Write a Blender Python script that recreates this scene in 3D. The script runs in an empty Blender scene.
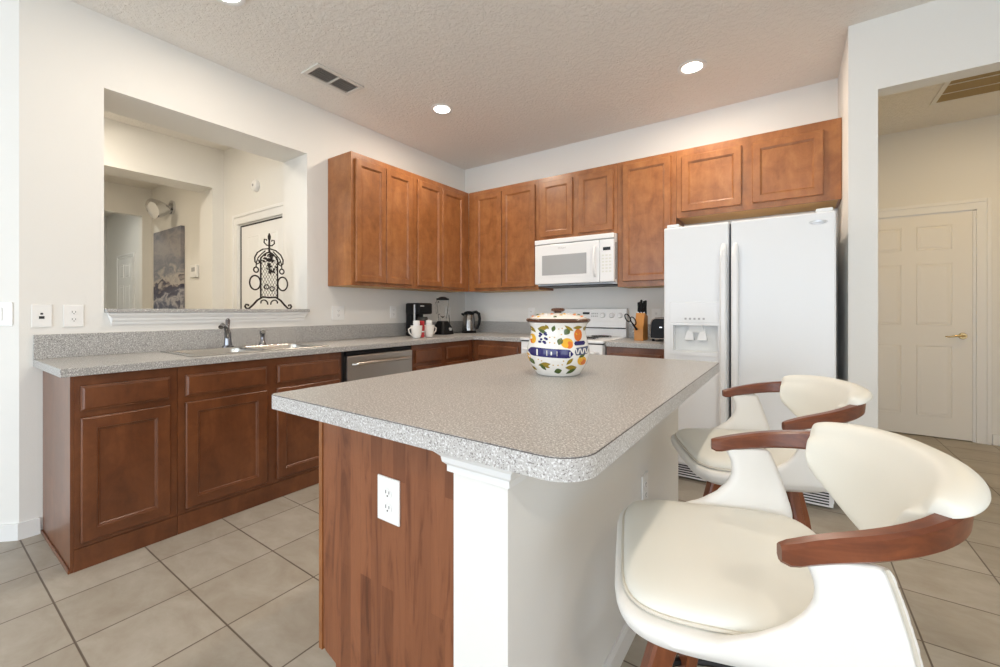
import bpy, bmesh, math, random
from mathutils import Vector, Matrix
S = bpy.context.scene
COL = S.collection
random.seed(7)
PI = math.pi
H = 2.8615            # ceiling height
# ------------------------------------------------------------------ camera, world, lights
cam = bpy.data.objects.new('camera', bpy.data.cameras.new('camera')); COL.objects.link(cam)
cam.location = (3.2366, -3.9146, 1.1698)
cam.rotation_euler = (PI/2, 0, 0.6073)
cam.data.sensor_width = 36; cam.data.lens = 15.094; cam.data.shift_y = -0.0234
cam.data.clip_start = 0.02; cam.data.clip_end = 100
S.camera = cam
S.view_settings.view_transform = 'Standard'; S.view_settings.look = 'None'
S.view_settings.gamma = 1; S.view_settings.use_curve_mapping = False
S.view_settings.exposure = 0.35
try:
    S.cycles.max_bounces = 10; S.cycles.diffuse_bounces = 6; S.cycles.sample_clamp_indirect = 6
except Exception: pass
W = bpy.data.worlds.new('world'); S.world = W; W.use_nodes = True
W.node_tree.nodes['Background'].inputs[0].default_value = (.72, .86, 1, 1)
W.node_tree.nodes['Background'].inputs[1].default_value = 1.2
def area(name, loc, rot, size, power, color, sy=None, shape=None):
    l = bpy.data.lights.new(name, 'AREA'); l.energy = power; l.color = color; l.size = size
    if sy: l.shape = 'RECTANGLE'; l.size_y = sy
    if shape: l.shape = shape
    o = bpy.data.objects.new(name, l); COL.objects.link(o); o.location = loc; o.rotation_euler = rot
    return o
# daylight through the big glazed opening behind the camera
area('window_daylight', (2.2, -8.35, 1.3), (PI/2, 0, 0), 5.6, 100, (.78, .885, 1), 2.3)
area('side_window_daylight', (5.9, -5.6, 1.35), (PI/2, 0, PI/2), 2.6, 30, (.88, .94, 1), 1.7)
WARM = (1, .86, .70)
CANS = [(.823, -1.297), (2.669, -.756), (.76, -2.915), (2.669, -2.75), (2.4, -5.2), (4.6, -5.2)]
for i, (x, y) in enumerate(CANS):
    area('downlight_lamp', (x, y, H-.012), (0, 0, 0), .12, (11, 11, 7, 9, 8, 18)[i], WARM, shape='DISK')
sun = bpy.data.lights.new('sun', 'SUN'); sun.energy = 5; sun.angle = .02; sun.color = (1, .97, .92)
so = bpy.data.objects.new('sun', sun); COL.objects.link(so); so.rotation_euler = (math.radians(52), 0, math.radians(-8))
area('hall_lamp', (4.7, .3, H-.02), (0, 0, 0), .2, 9, (1, .66, .24), shape='DISK')
area('foyer_lamp', (-1.0, -3.3, H-.02), (0, 0, 0), .3, 18, (1, .90, .76), shape='DISK')
area('entry_room_lamp', (-3.0, -3.3, H-.02), (0, 0, 0), .3, 15, (1, .84, .62), shape='DISK')
area('back_room_lamp', (-5.0, -2.9, H-.02), (0, 0, 0), .3, 14, (.95, .95, .88), shape='DISK')

# ------------------------------------------------------------------ materials
def lin(c):
    return tuple((v/12.92 if v <= .04045 else ((v+.055)/1.055)**2.4) for v in c)
def s8(r, g, b): return lin((r/255, g/255, b/255))
MATS = {}
def mat(name, col, rough=.5, metal=0, spec=.5, **k):
    m = bpy.data.materials.new(name); m.use_nodes = True
    b = m.node_tree.nodes['Principled BSDF']
    b.inputs['Base Color'].default_value = (*col, 1); b.inputs['Roughness'].default_value = rough
    b.inputs['Metallic'].default_value = metal; b.inputs['Specular IOR Level'].default_value = spec
    for kk, v in k.items(): b.inputs[kk.replace('_', ' ')].default_value = v
    MATS[name] = m
    return m
def N(m, t, **k):
    n = m.node_tree.nodes.new(t)
    for a, v in k.items():
        if hasattr(n, a): setattr(n, a, v)
    return n
def L(m, a, b): m.node_tree.links.new(a, b)
def bsdf(m): return m.node_tree.nodes['Principled BSDF']
def coords(m, scale=(1, 1, 1), loc=(0, 0, 0), kind='Object', rot=(0, 0, 0)):
    t = N(m, 'ShaderNodeTexCoord'); mp = N(m, 'ShaderNodeMapping')
    mp.inputs['Scale'].default_value = scale; mp.inputs['Location'].default_value = loc; mp.inputs['Rotation'].default_value = rot
    L(m, t.outputs[kind], mp.inputs[0]); return mp.outputs[0]
def noise(m, vec, scale, detail=4, rough=.55, dist=0):
    n = N(m, 'ShaderNodeTexNoise'); n.inputs['Scale'].default_value = scale; n.inputs['Detail'].default_value = detail
    n.inputs['Roughness'].default_value = rough; n.inputs['Distortion'].default_value = dist
    L(m, vec, n.inputs['Vector']); return n.outputs['Fac']
def ramp(m, fac, stops, interp='LINEAR'):
    r = N(m, 'ShaderNodeValToRGB'); r.color_ramp.interpolation = interp
    e = r.color_ramp.elements
    while len(e) < len(stops): e.new(.5)
    for i, (p, c) in enumerate(stops): e[i].position = p; e[i].color = (*c, 1) if len(c) == 3 else c
    L(m, fac, r.inputs[0]); return r.outputs[0]
def mix(m, a, b, fac, mode='MIX'):
    n = N(m, 'ShaderNodeMix'); n.data_type = 'RGBA'; n.blend_type = mode
    for s, v in ((n.inputs[0], fac), (n.inputs[6], a), (n.inputs[7], b)):
        if hasattr(v, 'is_linked') or hasattr(v, 'links'): L(m, v, s)
        else: s.default_value = v if isinstance(v, (int, float)) else (*v, 1)
    return n.outputs[2]
def bump(m, h, strength, dist=.002):
    b = N(m, 'ShaderNodeBump'); b.inputs['Strength'].default_value = strength; b.inputs['Distance'].default_value = dist
    L(m, h, b.inputs['Height']); L(m, b.outputs[0], bsdf(m).inputs['Normal'])
def setcol(m, c): L(m, c, bsdf(m).inputs['Base Color'])

wall = mat('wall_paint', (.80, .79, .76), .85, spec=.2)
bump(wall, noise(wall, coords(wall), 160, 3), .25, .002)
ceil = mat('ceiling_knockdown', (.85, .82, .775), .9, spec=.15)
cn = noise(ceil, coords(ceil), 34, 5, .6, .6)
bump(ceil, ramp(ceil, cn, [(.42, (0, 0, 0)), (.60, (1, 1, 1))]), .55, .006)
trim = mat('white_trim_paint', (.82, .82, .81), .4)
doorp = mat('door_paint', (.82, .80, .76), .42)
# floor tile
fl = mat('floor_tile', (.5, .45, .4), .42, spec=.45)
v = coords(fl, loc=(-.117, 3.56+.342*10-.004, 0))
br = N(fl, 'ShaderNodeTexBrick'); br.offset = 0; br.squash = 1
br.inputs['Scale'].default_value = 1; br.inputs['Brick Width'].default_value = .35; br.inputs['Row Height'].default_value = .342
br.inputs['Mortar Size'].default_value = .0035; br.inputs['Mortar Smooth'].default_value = .25; br.inputs['Bias'].default_value = 0
br.inputs['Color1'].default_value = (*s8(180, 174, 163), 1); br.inputs['Color2'].default_value = (*s8(169, 162, 150), 1)
br.inputs['Mortar'].default_value = (*s8(108, 97, 86), 1)
L(fl, v, br.inputs['Vector'])
n1 = noise(fl, coords(fl, (1, 1.6, 1)), 5, 8, .65, .4)
c2 = mix(fl, br.outputs['Color'], ramp(fl, n1, [(.3, s8(196, 184, 168)), (.7, (1, 1, 1))]), .55, 'MULTIPLY')
setcol(fl, c2)
inv = N(fl, 'ShaderNodeMath', operation='SUBTRACT'); inv.inputs[0].default_value = 1; L(fl, br.outputs['Fac'], inv.inputs[1])
bump(fl, inv.outputs[0], .6, .003)
# stained maple
def wood(name, a, b, c, rough=.34, vs=(6, 6, 2.2), gs=(60, 60, 4)):
    m = mat(name, b, rough, spec=.5)
    f = noise(m, coords(m, vs), 1.1, 6, .6, .8); g = noise(m, coords(m, gs), 1, 3, .6)
    blot = noise(m, coords(m), 9, 6, .7, .5)
    col = ramp(m, f, [(.25, a), (.5, b), (.78, c)])
    col = mix(m, col, ramp(m, g, [(.3, (.86, .83, .80)), (.65, (1, 1, 1))]), .5, 'MULTIPLY')
    col = mix(m, col, ramp(m, blot, [(.34, (.66, .60, .55)), (.60, (1, 1, 1))]), .75, 'MULTIPLY')
    setcol(m, col)
    m.node_tree.nodes['Principled BSDF'].inputs['Coat Weight'].default_value = .25
    m.node_tree.nodes['Principled BSDF'].inputs['Coat Roughness'].default_value = .25
    return m
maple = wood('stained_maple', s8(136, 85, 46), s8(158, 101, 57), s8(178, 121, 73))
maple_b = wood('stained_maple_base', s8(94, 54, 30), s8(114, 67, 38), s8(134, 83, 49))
maple_in = mat('cabinet_underside', s8(196, 158, 104), .6)
walnut = wood('walnut', s8(84, 42, 22), s8(116, 60, 32), s8(142, 80, 46), .28, (3, 40, 40), (8, 160, 160))
walnut_leg = wood('walnut_leg', s8(92, 48, 26), s8(126, 68, 36), s8(150, 86, 48), .32, (26, 26, 2.5), (150, 150, 6))
# plank end panel
pan = mat('plank_laminate', s8(160, 96, 60), .4)
pv = coords(pan)
sx = N(pan, 'ShaderNodeSeparateXYZ'); L(pan, pv, sx.inputs[0])
pbr = N(pan, 'ShaderNodeTexBrick'); pbr.offset = .43; pbr.offset_frequency = 2
cx = N(pan, 'ShaderNodeCombineXYZ'); L(pan, sx.outputs['Z'], cx.inputs['X']); L(pan, sx.outputs['X'], cx.inputs['Y'])
L(pan, cx.outputs[0], pbr.inputs['Vector']); pbr.inputs['Scale'].default_value = 1
pbr.inputs['Brick Width'].default_value = .71; pbr.inputs['Row Height'].default_value = .047; pbr.inputs['Mortar Size'].default_value = .0002
pbr.inputs['Color1'].default_value = (*s8(142, 90, 60), 1); pbr.inputs['Color2'].default_value = (*s8(114, 68, 43), 1); pbr.inputs['Mortar'].default_value = (*s8(110, 60, 36), 1)
pn = noise(pan, coords(pan, (26, 26, 3.2)), 1, 6, .65, 1.6)
pc = mix(pan, pbr.outputs['Color'], ramp(pan, pn, [(.34, (.55, .45, .40)), (.46, (.92, .86, .82)), (.6, (1.05, 1.02, 1.0)), (.72, (.85, .80, .76))]), .9, 'MULTIPLY')
setcol(pan, pc)
# speckled laminate
def laminate(name, base, dark, light, k=1):
    m = mat(name, base, .36, spec=.5)
    vv = coords(m)
    n = noise(m, vv, 330*k, 2, .5); n2 = noise(m, vv, 210*k, 2, .5)
    c = mix(m, base, dark, ramp(m, n, [(.56, (0, 0, 0)), (.64, (1, 1, 1))]))
    c = mix(m, c, light, ramp(m, n2, [(.55, (0, 0, 0)), (.62, (1, 1, 1))]))
    setcol(m, c); return m
lam = laminate('speckled_laminate', s8(166, 165, 163), s8(98, 95, 93), s8(214, 213, 211), 1.0)
lam_edge = laminate('speckled_laminate_edge', s8(186, 184, 182), s8(118, 112, 110), s8(216, 216, 216), 1.1)
seam = mat('laminate_seam', s8(80, 74, 72), .5)
white = mat('white_enamel', (.84, .85, .86), .22, spec=.5)
white_tex = mat('white_textured_enamel', (.83, .845, .86), .30, spec=.5)
bump(white_tex, noise(white_tex, coords(white_tex), 260, 2), .05, .0006)
plastic = mat('white_plastic', (.85, .85, .84), .35)
greyp = mat('grey_plastic', (.42, .42, .43), .4)
dark = mat('dark_gap', (.02, .02, .022), .6)
black = mat('black_plastic', (.009, .009, .010), .38, spec=.18)
blackm = mat('black_metal', (.02, .018, .018), .4, .6)
iron = mat('wrought_iron', (.035, .028, .026), .5, .7)
steel = mat('brushed_steel', (.50, .47, .43), .32, 1)
chrome = mat('chrome', (.75, .76, .78), .10, 1)
dchrome = mat('faucet_chrome', (.26, .26, .28), .14, 1)
sinkm = mat('sink_steel', (.62, .61, .58), .25, 1)
glass = mat('clear_glass', (1, 1, 1), .03, spec=.5, Transmission_Weight=1.0, IOR=1.3)
mwglass = mat('oven_window', (.40, .41, .42), .12)
cream = mat('cream_leather', (.75, .745, .685), .42, spec=.4)
bump(cream, noise(cream, coords(cream), 420, 3), .18, .0008)
creamw = mat('ivory_leather', (.80, .79, .76), .42, spec=.4)
bump(creamw, noise(creamw, coords(creamw), 420, 3), .18, .0008)
piping = mat('piping', (.62, .58, .50), .5)
brass = mat('antique_brass', (.55, .42, .22), .25, 1)
lampm = mat('lamp_glow', (1, 1, 1), .5, Emission_Color=(1, .95, .86, 1), Emission_Strength=9)
ventg = mat('vent_metal', (.72, .70, .66), .5)
ventd = mat('vent_shadow', (.13, .12, .11), .8)
hallv = mat('grille_metal', s8(168, 146, 106), .6)
red = mat('red_packaging', (.45, .02, .03), .4)
blockw = mat('knife_block_wood', s8(186, 128, 62), .4)
ceram = mat('glazed_ceramic', (.84, .82, .78), .12)
cobalt = mat('cobalt_glaze', s8(36, 32, 96), .15); leaf = mat('leaf_glaze', s8(78, 96, 44), .2); leafb = mat('olive_glaze', s8(150, 128, 40), .2)
yel = mat('yellow_glaze', s8(232, 176, 52), .15); orn = mat('orange_glaze', s8(222, 118, 48), .15); rimg = mat('brown_glaze', s8(84, 54, 40), .25); tan = mat('tan_glaze', s8(205, 170, 110), .2)
bluegrey = mat('slate_glaze', s8(84, 92, 118), .2)
lcd = mat('dark_display', (.02, .025, .03), .1)
paintm = mat('seascape_canvas', (.3, .3, .35), .7)
pz = coords(paintm, (1, 1, 1)); ps = N(paintm, 'ShaderNodeSeparateXYZ'); L(paintm, pz, ps.inputs[0])
pnn = noise(paintm, coords(paintm, (2.2, 2.2, 5)), 1.6, 6, .6, .6)
ad = N(paintm, 'ShaderNodeMath', operation='MULTIPLY_ADD'); L(paintm, pnn, ad.inputs[0]); ad.inputs[1].default_value = .55
zm = N(paintm, 'ShaderNodeMath', operation='MULTIPLY'); L(paintm, ps.outputs['Z'], zm.inputs[0]); zm.inputs[1].default_value = .66; L(paintm, zm.outputs[0], ad.inputs[2])
setcol(paintm, ramp(paintm, ad.outputs[0], [(.16, s8(70, 78, 100)), (.27, s8(92, 98, 118)), (.34, s8(176, 174, 178)), (.39, s8(84, 86, 104)), (.46, s8(66, 62, 78)), (.52, s8(182, 174, 168)), (.62, s8(118, 122, 132)), (.78, s8(158, 154, 156)), (1, s8(112, 116, 128))]))

# ------------------------------------------------------------------ mesh helper
def text_mesh(s, size):
    c = bpy.data.curves.new('lettering', 'FONT'); c.body = s; c.size = size; c.align_x = 'CENTER'; c.align_y = 'CENTER'; c.extrude = .0004
    o = bpy.data.objects.new('lettering', c); COL.objects.link(o)
    me = bpy.data.meshes.new_from_object(o.evaluated_get(bpy.context.evaluated_depsgraph_get())); COL.objects.unlink(o); bpy.data.objects.remove(o)
    return me
def lettering(s, size, u, d, z, parent, m):
    me = text_mesh(s, size); off = Vector(parent.get('_w', (0, 0, 0)))
    for v in me.vertices: x, y, e = v.co; v.co = Vector((u+x, -d-e, z+y))-off
    me.materials.append(m); o = bpy.data.objects.new('lettering', me); COL.objects.link(o); o.parent = parent; o['_w'] = tuple(off)
    return o
class MB:
    def __init__(s, T=None): s.bm = bmesh.new(); s.T = T; s.mi = 0
    def _v(s, p):
        p = s.T(*p) if s.T else p
        return s.bm.verts.new(p)
    def _f(s, vs):
        try: f = s.bm.faces.new(vs); f.material_index = s.mi; return f
        except ValueError: return None
    def box(s, a, b, bev=0, seg=2):
        x0, y0, z0 = (min(a[i], b[i]) for i in range(3)); x1, y1, z1 = (max(a[i], b[i]) for i in range(3))
        vs = [s._v(p) for p in ((x0,y0,z0),(x1,y0,z0),(x1,y1,z0),(x0,y1,z0),(x0,y0,z1),(x1,y0,z1),(x1,y1,z1),(x0,y1,z1))]
        fs = [s._f([vs[i] for i in q]) for q in ((0,3,2,1),(4,5,6,7),(0,1,5,4),(1,2,6,5),(2,3,7,6),(3,0,4,7))]
        if bev:
            es = list({e for f in fs for e in f.edges})
            bmesh.ops.bevel(s.bm, geom=es, offset=bev, segments=seg, profile=.5, affect='EDGES', clamp_overlap=True, material=-1)
        return s
    def loops(s, Ls, cap0=True, cap1=True, closed=True):
        rows = [[s._v(p) for p in l] for l in Ls]
        n = len(rows[0])
        for a, b in zip(rows, rows[1:]):
            for i in range(n if closed else n-1):
                j = (i+1) % n
                s._f([a[i], a[j], b[j], b[i]])
        if cap0: s._f(rows[0])
        if cap1: s._f(rows[-1][::-1])
        return s
    def lathe(s, prof, c=(0, 0), n=32, cap0=True, cap1=True):
        return s.loops([[(c[0]+r*math.cos(2*PI*i/n), c[1]+r*math.sin(2*PI*i/n), z) for i in range(n)] for r, z in prof], cap0, cap1)
    def tube(s, pts, r, n=8, closed=False, caps=True):
        pts = [Vector(p) for p in pts]; m = len(pts); rows = []; up = None
        for i, p in enumerate(pts):
            if closed: t = pts[(i+1) % m]-pts[i-1]
            else: t = pts[min(i+1, m-1)]-pts[max(i-1, 0)]
            t.normalize()
            if up is None:
                up = Vector((0, 0, 1)) if abs(t.z) < .9 else Vector((1, 0, 0))
            a = t.cross(up).normalized(); b = a.cross(t).normalized(); up = b
            rr = r[i] if isinstance(r, (list, tuple)) else r
            rows.append([tuple(p+a*rr*math.cos(2*PI*k/n)+b*rr*math.sin(2*PI*k/n)) for k in range(n)])
        if closed: rows.append(rows[0]); return s.loops(rows, False, False)
        return s.loops(rows, caps, caps)
    def prism(s, poly, z0, z1):   # poly in xy
        return s.loops([[(x, y, z0) for x, y in poly], [(x, y, z1) for x, y in poly]])
    def cells(s, xs, ys, filled, z0, z1):
        vt = {}; 
        def V(i, j, k):
            if (i, j, k) not in vt: vt[i, j, k] = s._v((xs[i], ys[j], z1 if k else z0))
            return vt[i, j, k]
        for (i, j) in filled:
            s._f([V(i,j,1), V(i+1,j,1), V(i+1,j+1,1), V(i,j+1,1)]); s._f([V(i,j,0), V(i,j+1,0), V(i+1,j+1,0), V(i+1,j,0)])
            for (di, dj, a, b) in ((-1,0,(i,j),(i,j+1)), (1,0,(i+1,j),(i+1,j+1)), (0,-1,(i,j),(i+1,j)), (0,1,(i,j+1),(i+1,j+1))):
                if (i+di, j+dj) not in filled: s._f([V(*a,0), V(*b,0), V(*b,1), V(*a,1)])
        return s
    def build(s, name, m, parent=None, loc=(0, 0, 0), smooth=False, bev=0):
        bmesh.ops.remove_doubles(s.bm, verts=s.bm.verts, dist=1e-6)
        bmesh.ops.recalc_face_normals(s.bm, faces=s.bm.faces)
        off = Vector(loc)
        if parent is not None and not getattr(s, 'local', False):
            off = Vector(parent.get('_w', (0, 0, 0)))
        for v in s.bm.verts: v.co -= off
        me = bpy.data.meshes.new(name); s.bm.to_mesh(me); s.bm.free()
        ms = m if isinstance(m, (list, tuple)) else [m]
        for x in ms: me.materials.append(x)
        o = bpy.data.objects.new(name, me); COL.objects.link(o)
        if smooth:
            for p in me.polygons: p.use_smooth = True
            if smooth != 'all':
                me.set_sharp_from_angle(angle=math.radians(38))
        if parent is not None:
            o.parent = parent; base = Vector(parent.get('_g', (0, 0, 0))) if False else off
            if not getattr(s, 'local', False) and parent.type != 'EMPTY':
                pass
            o['_w'] = tuple(off)
        else:
            o.location = off; o['_w'] = tuple(off)
        if bev:
            b = o.modifiers.new('bevel', 'BEVEL'); b.width = bev; b.segments = 2; b.limit_method = 'ANGLE'; b.angle_limit = math.radians(50)
        return o
def tag(o, label=None, cat=None, group=None, kind=None):
    if label: o['label'] = label
    if cat: o['category'] = cat
    if group: o['group'] = group
    if kind: o['kind'] = kind
    return o
def thing(name, label, cat, loc, group=None):
    o = bpy.data.objects.new(name, None); COL.objects.link(o); o.location = loc; o.empty_display_size = .1
    o['_w'] = tuple(loc)
    return tag(o, label, cat, group)
def copy_tree(o, parent=None):
    c = o.copy(); COL.objects.link(c)
    if parent is not None: c.parent = parent
    for ch in list(o.children): copy_tree(ch, c)
    return c
def struct(name, mb, m, **k):
    o = mb.build(name, m, **k); o['kind'] = 'structure'; return o
FL = lambda u, d, z: (d, u, z)        # left wall frame: u = y, depth out of the wall = x
FB = lambda u, d, z: (u, -d, z)       # back wall frame
# ------------------------------------------------------------------ room shell
X3, Y3 = -4.15, -1.865
struct('floor', MB().box((-7, -8.6, -.1), (6.2, 1.7, 0)), fl)
struct('ceiling', MB().box((-7, -8.6, H), (6.2, 1.7, H+.1)), ceil)
OY0, OY1, OZ0, OZ1 = -3.236, -2.008, 1.155, 2.445
w = MB(); w.box((-.37, -3.558, 0), (0, OY0, H)); w.box((-.37, OY1, 0), (0, .12, H)); w.box((-.37, OY0, 0), (0, OY1, OZ0)); w.box((-.37, OY0, OZ1), (0, OY1, H))
struct('wall_left', w, wall)
struct('wall_back', MB().box((0, 0, 0), (3.515, .12, H)), wall)
w = MB(); a = (0, -3.558); b = (-1.45, -5.008)
w.prism([a, b, (b[0]-.25, b[1]), (-.37, -3.68), (-.37, -3.558)], 0, H); struct('wall_angled', w, wall)
struct('wall_left_rear', MB().box((-1.7, -8.6, 0), (-1.45, -5.008, H)), wall)
w = MB(); w.box((3.515, -.677, 0), (3.648, 1.52, H)); w.box((3.648, -.677, 2.447), (5.4, -.56, H)); w.box((5.4, -.677, 0), (6.2, -.56, H))
struct('wall_partition', w, wall)
w = MB(); w.box((3.515, 1.60, 0), (6.2, 1.7, H)); w.box((3.515, 1.52, 2.062), (6.2, 1.60, H)); w.box((4.578, 1.52, 0), (6.2, 1.60, 2.062)); w.box((3.515, 1.52, 0), (3.728, 1.60, 2.062))
struct('wall_hall', w, wall)
w = MB(); w.box((6.0, -8.6, 0), (6.2, -6.9, H)); w.box((6.0, -4.3, 0), (6.2, 1.7, H)); w.box((6, -6.9, 0), (6.2, -4.3, .5)); w.box((6, -6.9, 2.2), (6.2, -4.3, H)); struct('wall_right', w, wall)
w = MB(); w.box((-1.7, -8.6, 0), (-.7, -8.4, H)); w.box((5.1, -8.6, 0), (6.2, -8.4, H)); w.box((-.7, -8.6, 2.45), (5.1, -8.4, H)); struct('wall_rear', w, wall)
w = MB()
for x in (-.7, .75, 2.2, 3.65, 5.05): w.box((x, -8.55, 0), (x+.05, -8.5, 2.45))
w.box((-.7, -8.55, 0), (5.1, -8.5, .06)); w.box((-.7, -8.55, 2.39), (5.1, -8.5, 2.45)); struct('window_1', w, trim)
w = MB()
for y in (-6.9, -5.65, -4.35): w.box((6.08, y, .5), (6.12, y+.05, 2.2))
w.box((6.08, -6.9, .5), (6.12, -4.3, .55)); w.box((6.08, -6.9, 2.15), (6.12, -4.3, 2.2)); struct('window_2', w, trim)
# foyer and rooms beyond the pass-through
w = MB(); w.box((-1.72, -1.928, 2.03), (-.37, -1.75, H)); w.box((-1.72, -1.928, 0), (-1.395, -1.75, 2.03)); w.box((-.52, -1.928, 0), (-.37, -1.75, 2.03)); w.box((-1.395, -1.8, 0), (-.52, -1.75, 2.03)); struct('wall_foyer', w, wall)
w = MB(); w.box((-2.036, -2.035, 0), (-1.72, -1.75, H)); w.box((-2.036, -4.2, 2.445), (-1.72, -2.035, H)); w.box((-2.036, -5.1, 0), (-1.72, -4.2, H)); struct('wall_foyer_far', w, wall)
struct('wall_entry_room', MB().box((X3-.12, Y3, 0), (-2.036, Y3+.115, H)), wall)
w = MB(); w.box((X3-.12, -1.973, 0), (X3, Y3, H)); w.box((X3-.12, -3.0, 2.475), (X3, -1.973, H)); w.box((X3-.12, -5.1, 0), (X3, -3.0, H)); struct('wall_entry_far', w, wall)
struct('wall_foyer_rear', MB().box((-7, -5.2, 0), (-1.7, -5.1, H)), wall)
w = MB(); w.box((-7, -1.75, 0), (X3-.12, -1.65, H)); w.box((-7, -5.1, 0), (-6.9, -1.75, H)); struct('wall_back_room', w, wall)
# baseboards
def bb(name, pts, h=.083, t=.013):
    w = MB(); w.prism(pts, 0, h); struct(name, w, trim)
k = .7071*.013
bb('baseboard_angled', [(0, -3.558), (-1.45, -5.008), (-1.45+k, -5.008-k), (.013, -3.558-.005)])
bb('baseboard_left', [(0, -3.558), (.013, -3.5635), (.013, -3.4855), (0, -3.4855)])
w = MB(); w.box((3.648, -.56, 0), (3.661, 1.52, .09)); w.box((4.67, 1.507, 0), (6, 1.52, .09)); w.box((3.513, -.69, 0), (3.661, -.677, .09)); struct('baseboard_hall', w, trim)
# pass-through ledge
t = tag(MB().box((-.40, OY0+.002, OZ0), (.045, OY1-.002, OZ0+.023), .003).build('pass_through_ledge', lam), 'grey speckled laminate ledge at the bottom of the wall opening above the sink', 'ledge')
w = MB(FL); pr = [(0.0005, 1.085), (.012, 1.085), (.012, 1.10), (.020, 1.112), (.020, 1.122), (.034, 1.142), (.034, 1.1545), (.0005, 1.1545)]
y0, y1 = -3.225, -2.02
w.loops([[(y0+(.02 if z < 1.13 else 0)*(1 if d > .005 or True else 0), d, z) for d, z in pr], [(y1-(.02 if z < 1.13 else 0), d, z) for d, z in pr]])
struct('trim_1', w, trim)

# ------------------------------------------------------------------ doors
def six_panel(mb, u0, u1, z0, z1, d, sgn=1, rows=((.09, .41), (.50, .78), (.84, .95))):
    """panels pressed into a slab whose face is at depth d"""
    W_ = u1-u0; Hh = z1-z0
    for a, b in ((.15, .44), (.56, .85)):
        for r0, r1 in rows:
            p0, p1, q0, q1 = u0+W_*a, u0+W_*b, z0+Hh*r0, z0+Hh*r1
            Ls = []
            for ins, dep in ((0, .0), (.008, .006), (.018, .006), (.034, .012), (.045, .012)):
                pass
            Ls = [[(p0+i, d+sgn*e, q0+i), (p1-i, d+sgn*e, q0+i), (p1-i, d+sgn*e, q1-i), (p0+i, d+sgn*e, q1-i)] for i, e in ((0, -.001), (.004, .004), (.012, -.0005+.001), (.03, .0035), (.034, .0042))]
            mb.loops(Ls, False, True)
FH = lambda u, d, z: (u, 1.52-d, z)
dd = struct('door_1', MB(FH).box((3.735, -.035, .008), (4.555, -.004, 2.05)), doorp)
w = MB(FH); six_panel(w, 3.735, 4.555, .008, 2.05, -.004, 1); w.build('door_panel', doorp, dd)
w = MB(FH)
w.lathe([(0, 0)]+[(.026, 0), (.028, .004), (.02, .01), (.011, .012), (.009, .04)], n=20) if False else None
def disk(mb, c, r, d0, d1, n=24, r2=None):
    u, z = c; r2 = r if r2 is None else r2
    mb.loops([[(u+r*math.cos(2*PI*i/n), d0, z+r*math.sin(2*PI*i/n)) for i in range(n)], [(u+r2*math.cos(2*PI*i/n), d1, z+r2*math.sin(2*PI*i/n)) for i in range(n)]])
disk(w, (4.495, .938), .030, -.0045, .008, r2=.024); disk(w, (4.495, .938), .011, .008, .05)
w.tube([(4.497, .046, .938), (4.47, .05, .942), (4.43, .05, .936), (4.395, .05, .93), (4.375, .045, .934)], [.011, .010, .008, .007, .005], 10)
tag(w.build('door_handle', brass, dd, smooth=True), 'curved brass lever handle')
w = MB(FH)
def casing(w, u0, u1, z1, wd=.09, z0=0):
    for (a, b, c, e) in ((u0-wd, u0, z0, z1+wd), (u1, u1+wd, z0, z1+wd), (u0, u1, z1, z1+wd)):
        w.box((a, .0005, c), (b, .014, e))
    for (a, b, c, e) in ((u0-wd, u0-wd+.03, z0, z1+wd), (u1+wd-.03, u1+wd, z0, z1+wd), (u0-wd+.03, u1+wd-.03, z1+wd-.03, z1+wd)):
        w.box((a, .012, c), (b, .022, e), .004)
casing(w, 3.73, 4.575, 2.058); w.box((3.73, -.08, 0), (3.736, 0, 2.058)); w.box((4.556, -.079, 0), (4.575, 0, 2.058)); w.box((3.73, -.079, 2.05), (4.575, 0, 2.0585))
struct('trim_2', w, trim)
FF = lambda u, d, z: (u-.05, -1.928-d, z)
dd = struct('door_2', MB(FF).box((-1.2965, -.06, .01), (-.475, -.012, 2.0085)), trim)
w = MB(FF); six_panel(w, -1.285, -.475, .01, 2.0, -.012, 1); w.build('door_panel', trim, dd)
w = MB(FF); casing(w, -1.335, -.46, 2.035, .1); w.box((-1.335, -.125, 0), (-1.312, .0, 2.035)); w.box((-1.312, -.125, 2.022), (-.46, 0, 2.035)); struct('trim_3', w, trim)
w = MB(FF); w.box((-1.312, -.05, 0), (-1.297, -.008, 2.02)); w.box((-1.297, -.05, 2.009), (-.475, -.008, 2.021)); tag(w.build('weatherstrip', dark, dd), 'dark weatherstrip around the door')
FR = lambda u, d, z: (u, -1.75-d, z)
dd = struct('door_3', MB(FR).box((-6.15, -.0, .01), (-5.42, .02, 2.02)), trim)
w = MB(FR); six_panel(w, -6.15, -5.42, .01, 2.02, .02, 1); w.build('door_panel', trim, dd)
w = MB(FR); casing(w, -6.17, -5.40, 2.03, .06); struct('trim_4', w, trim)

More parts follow.
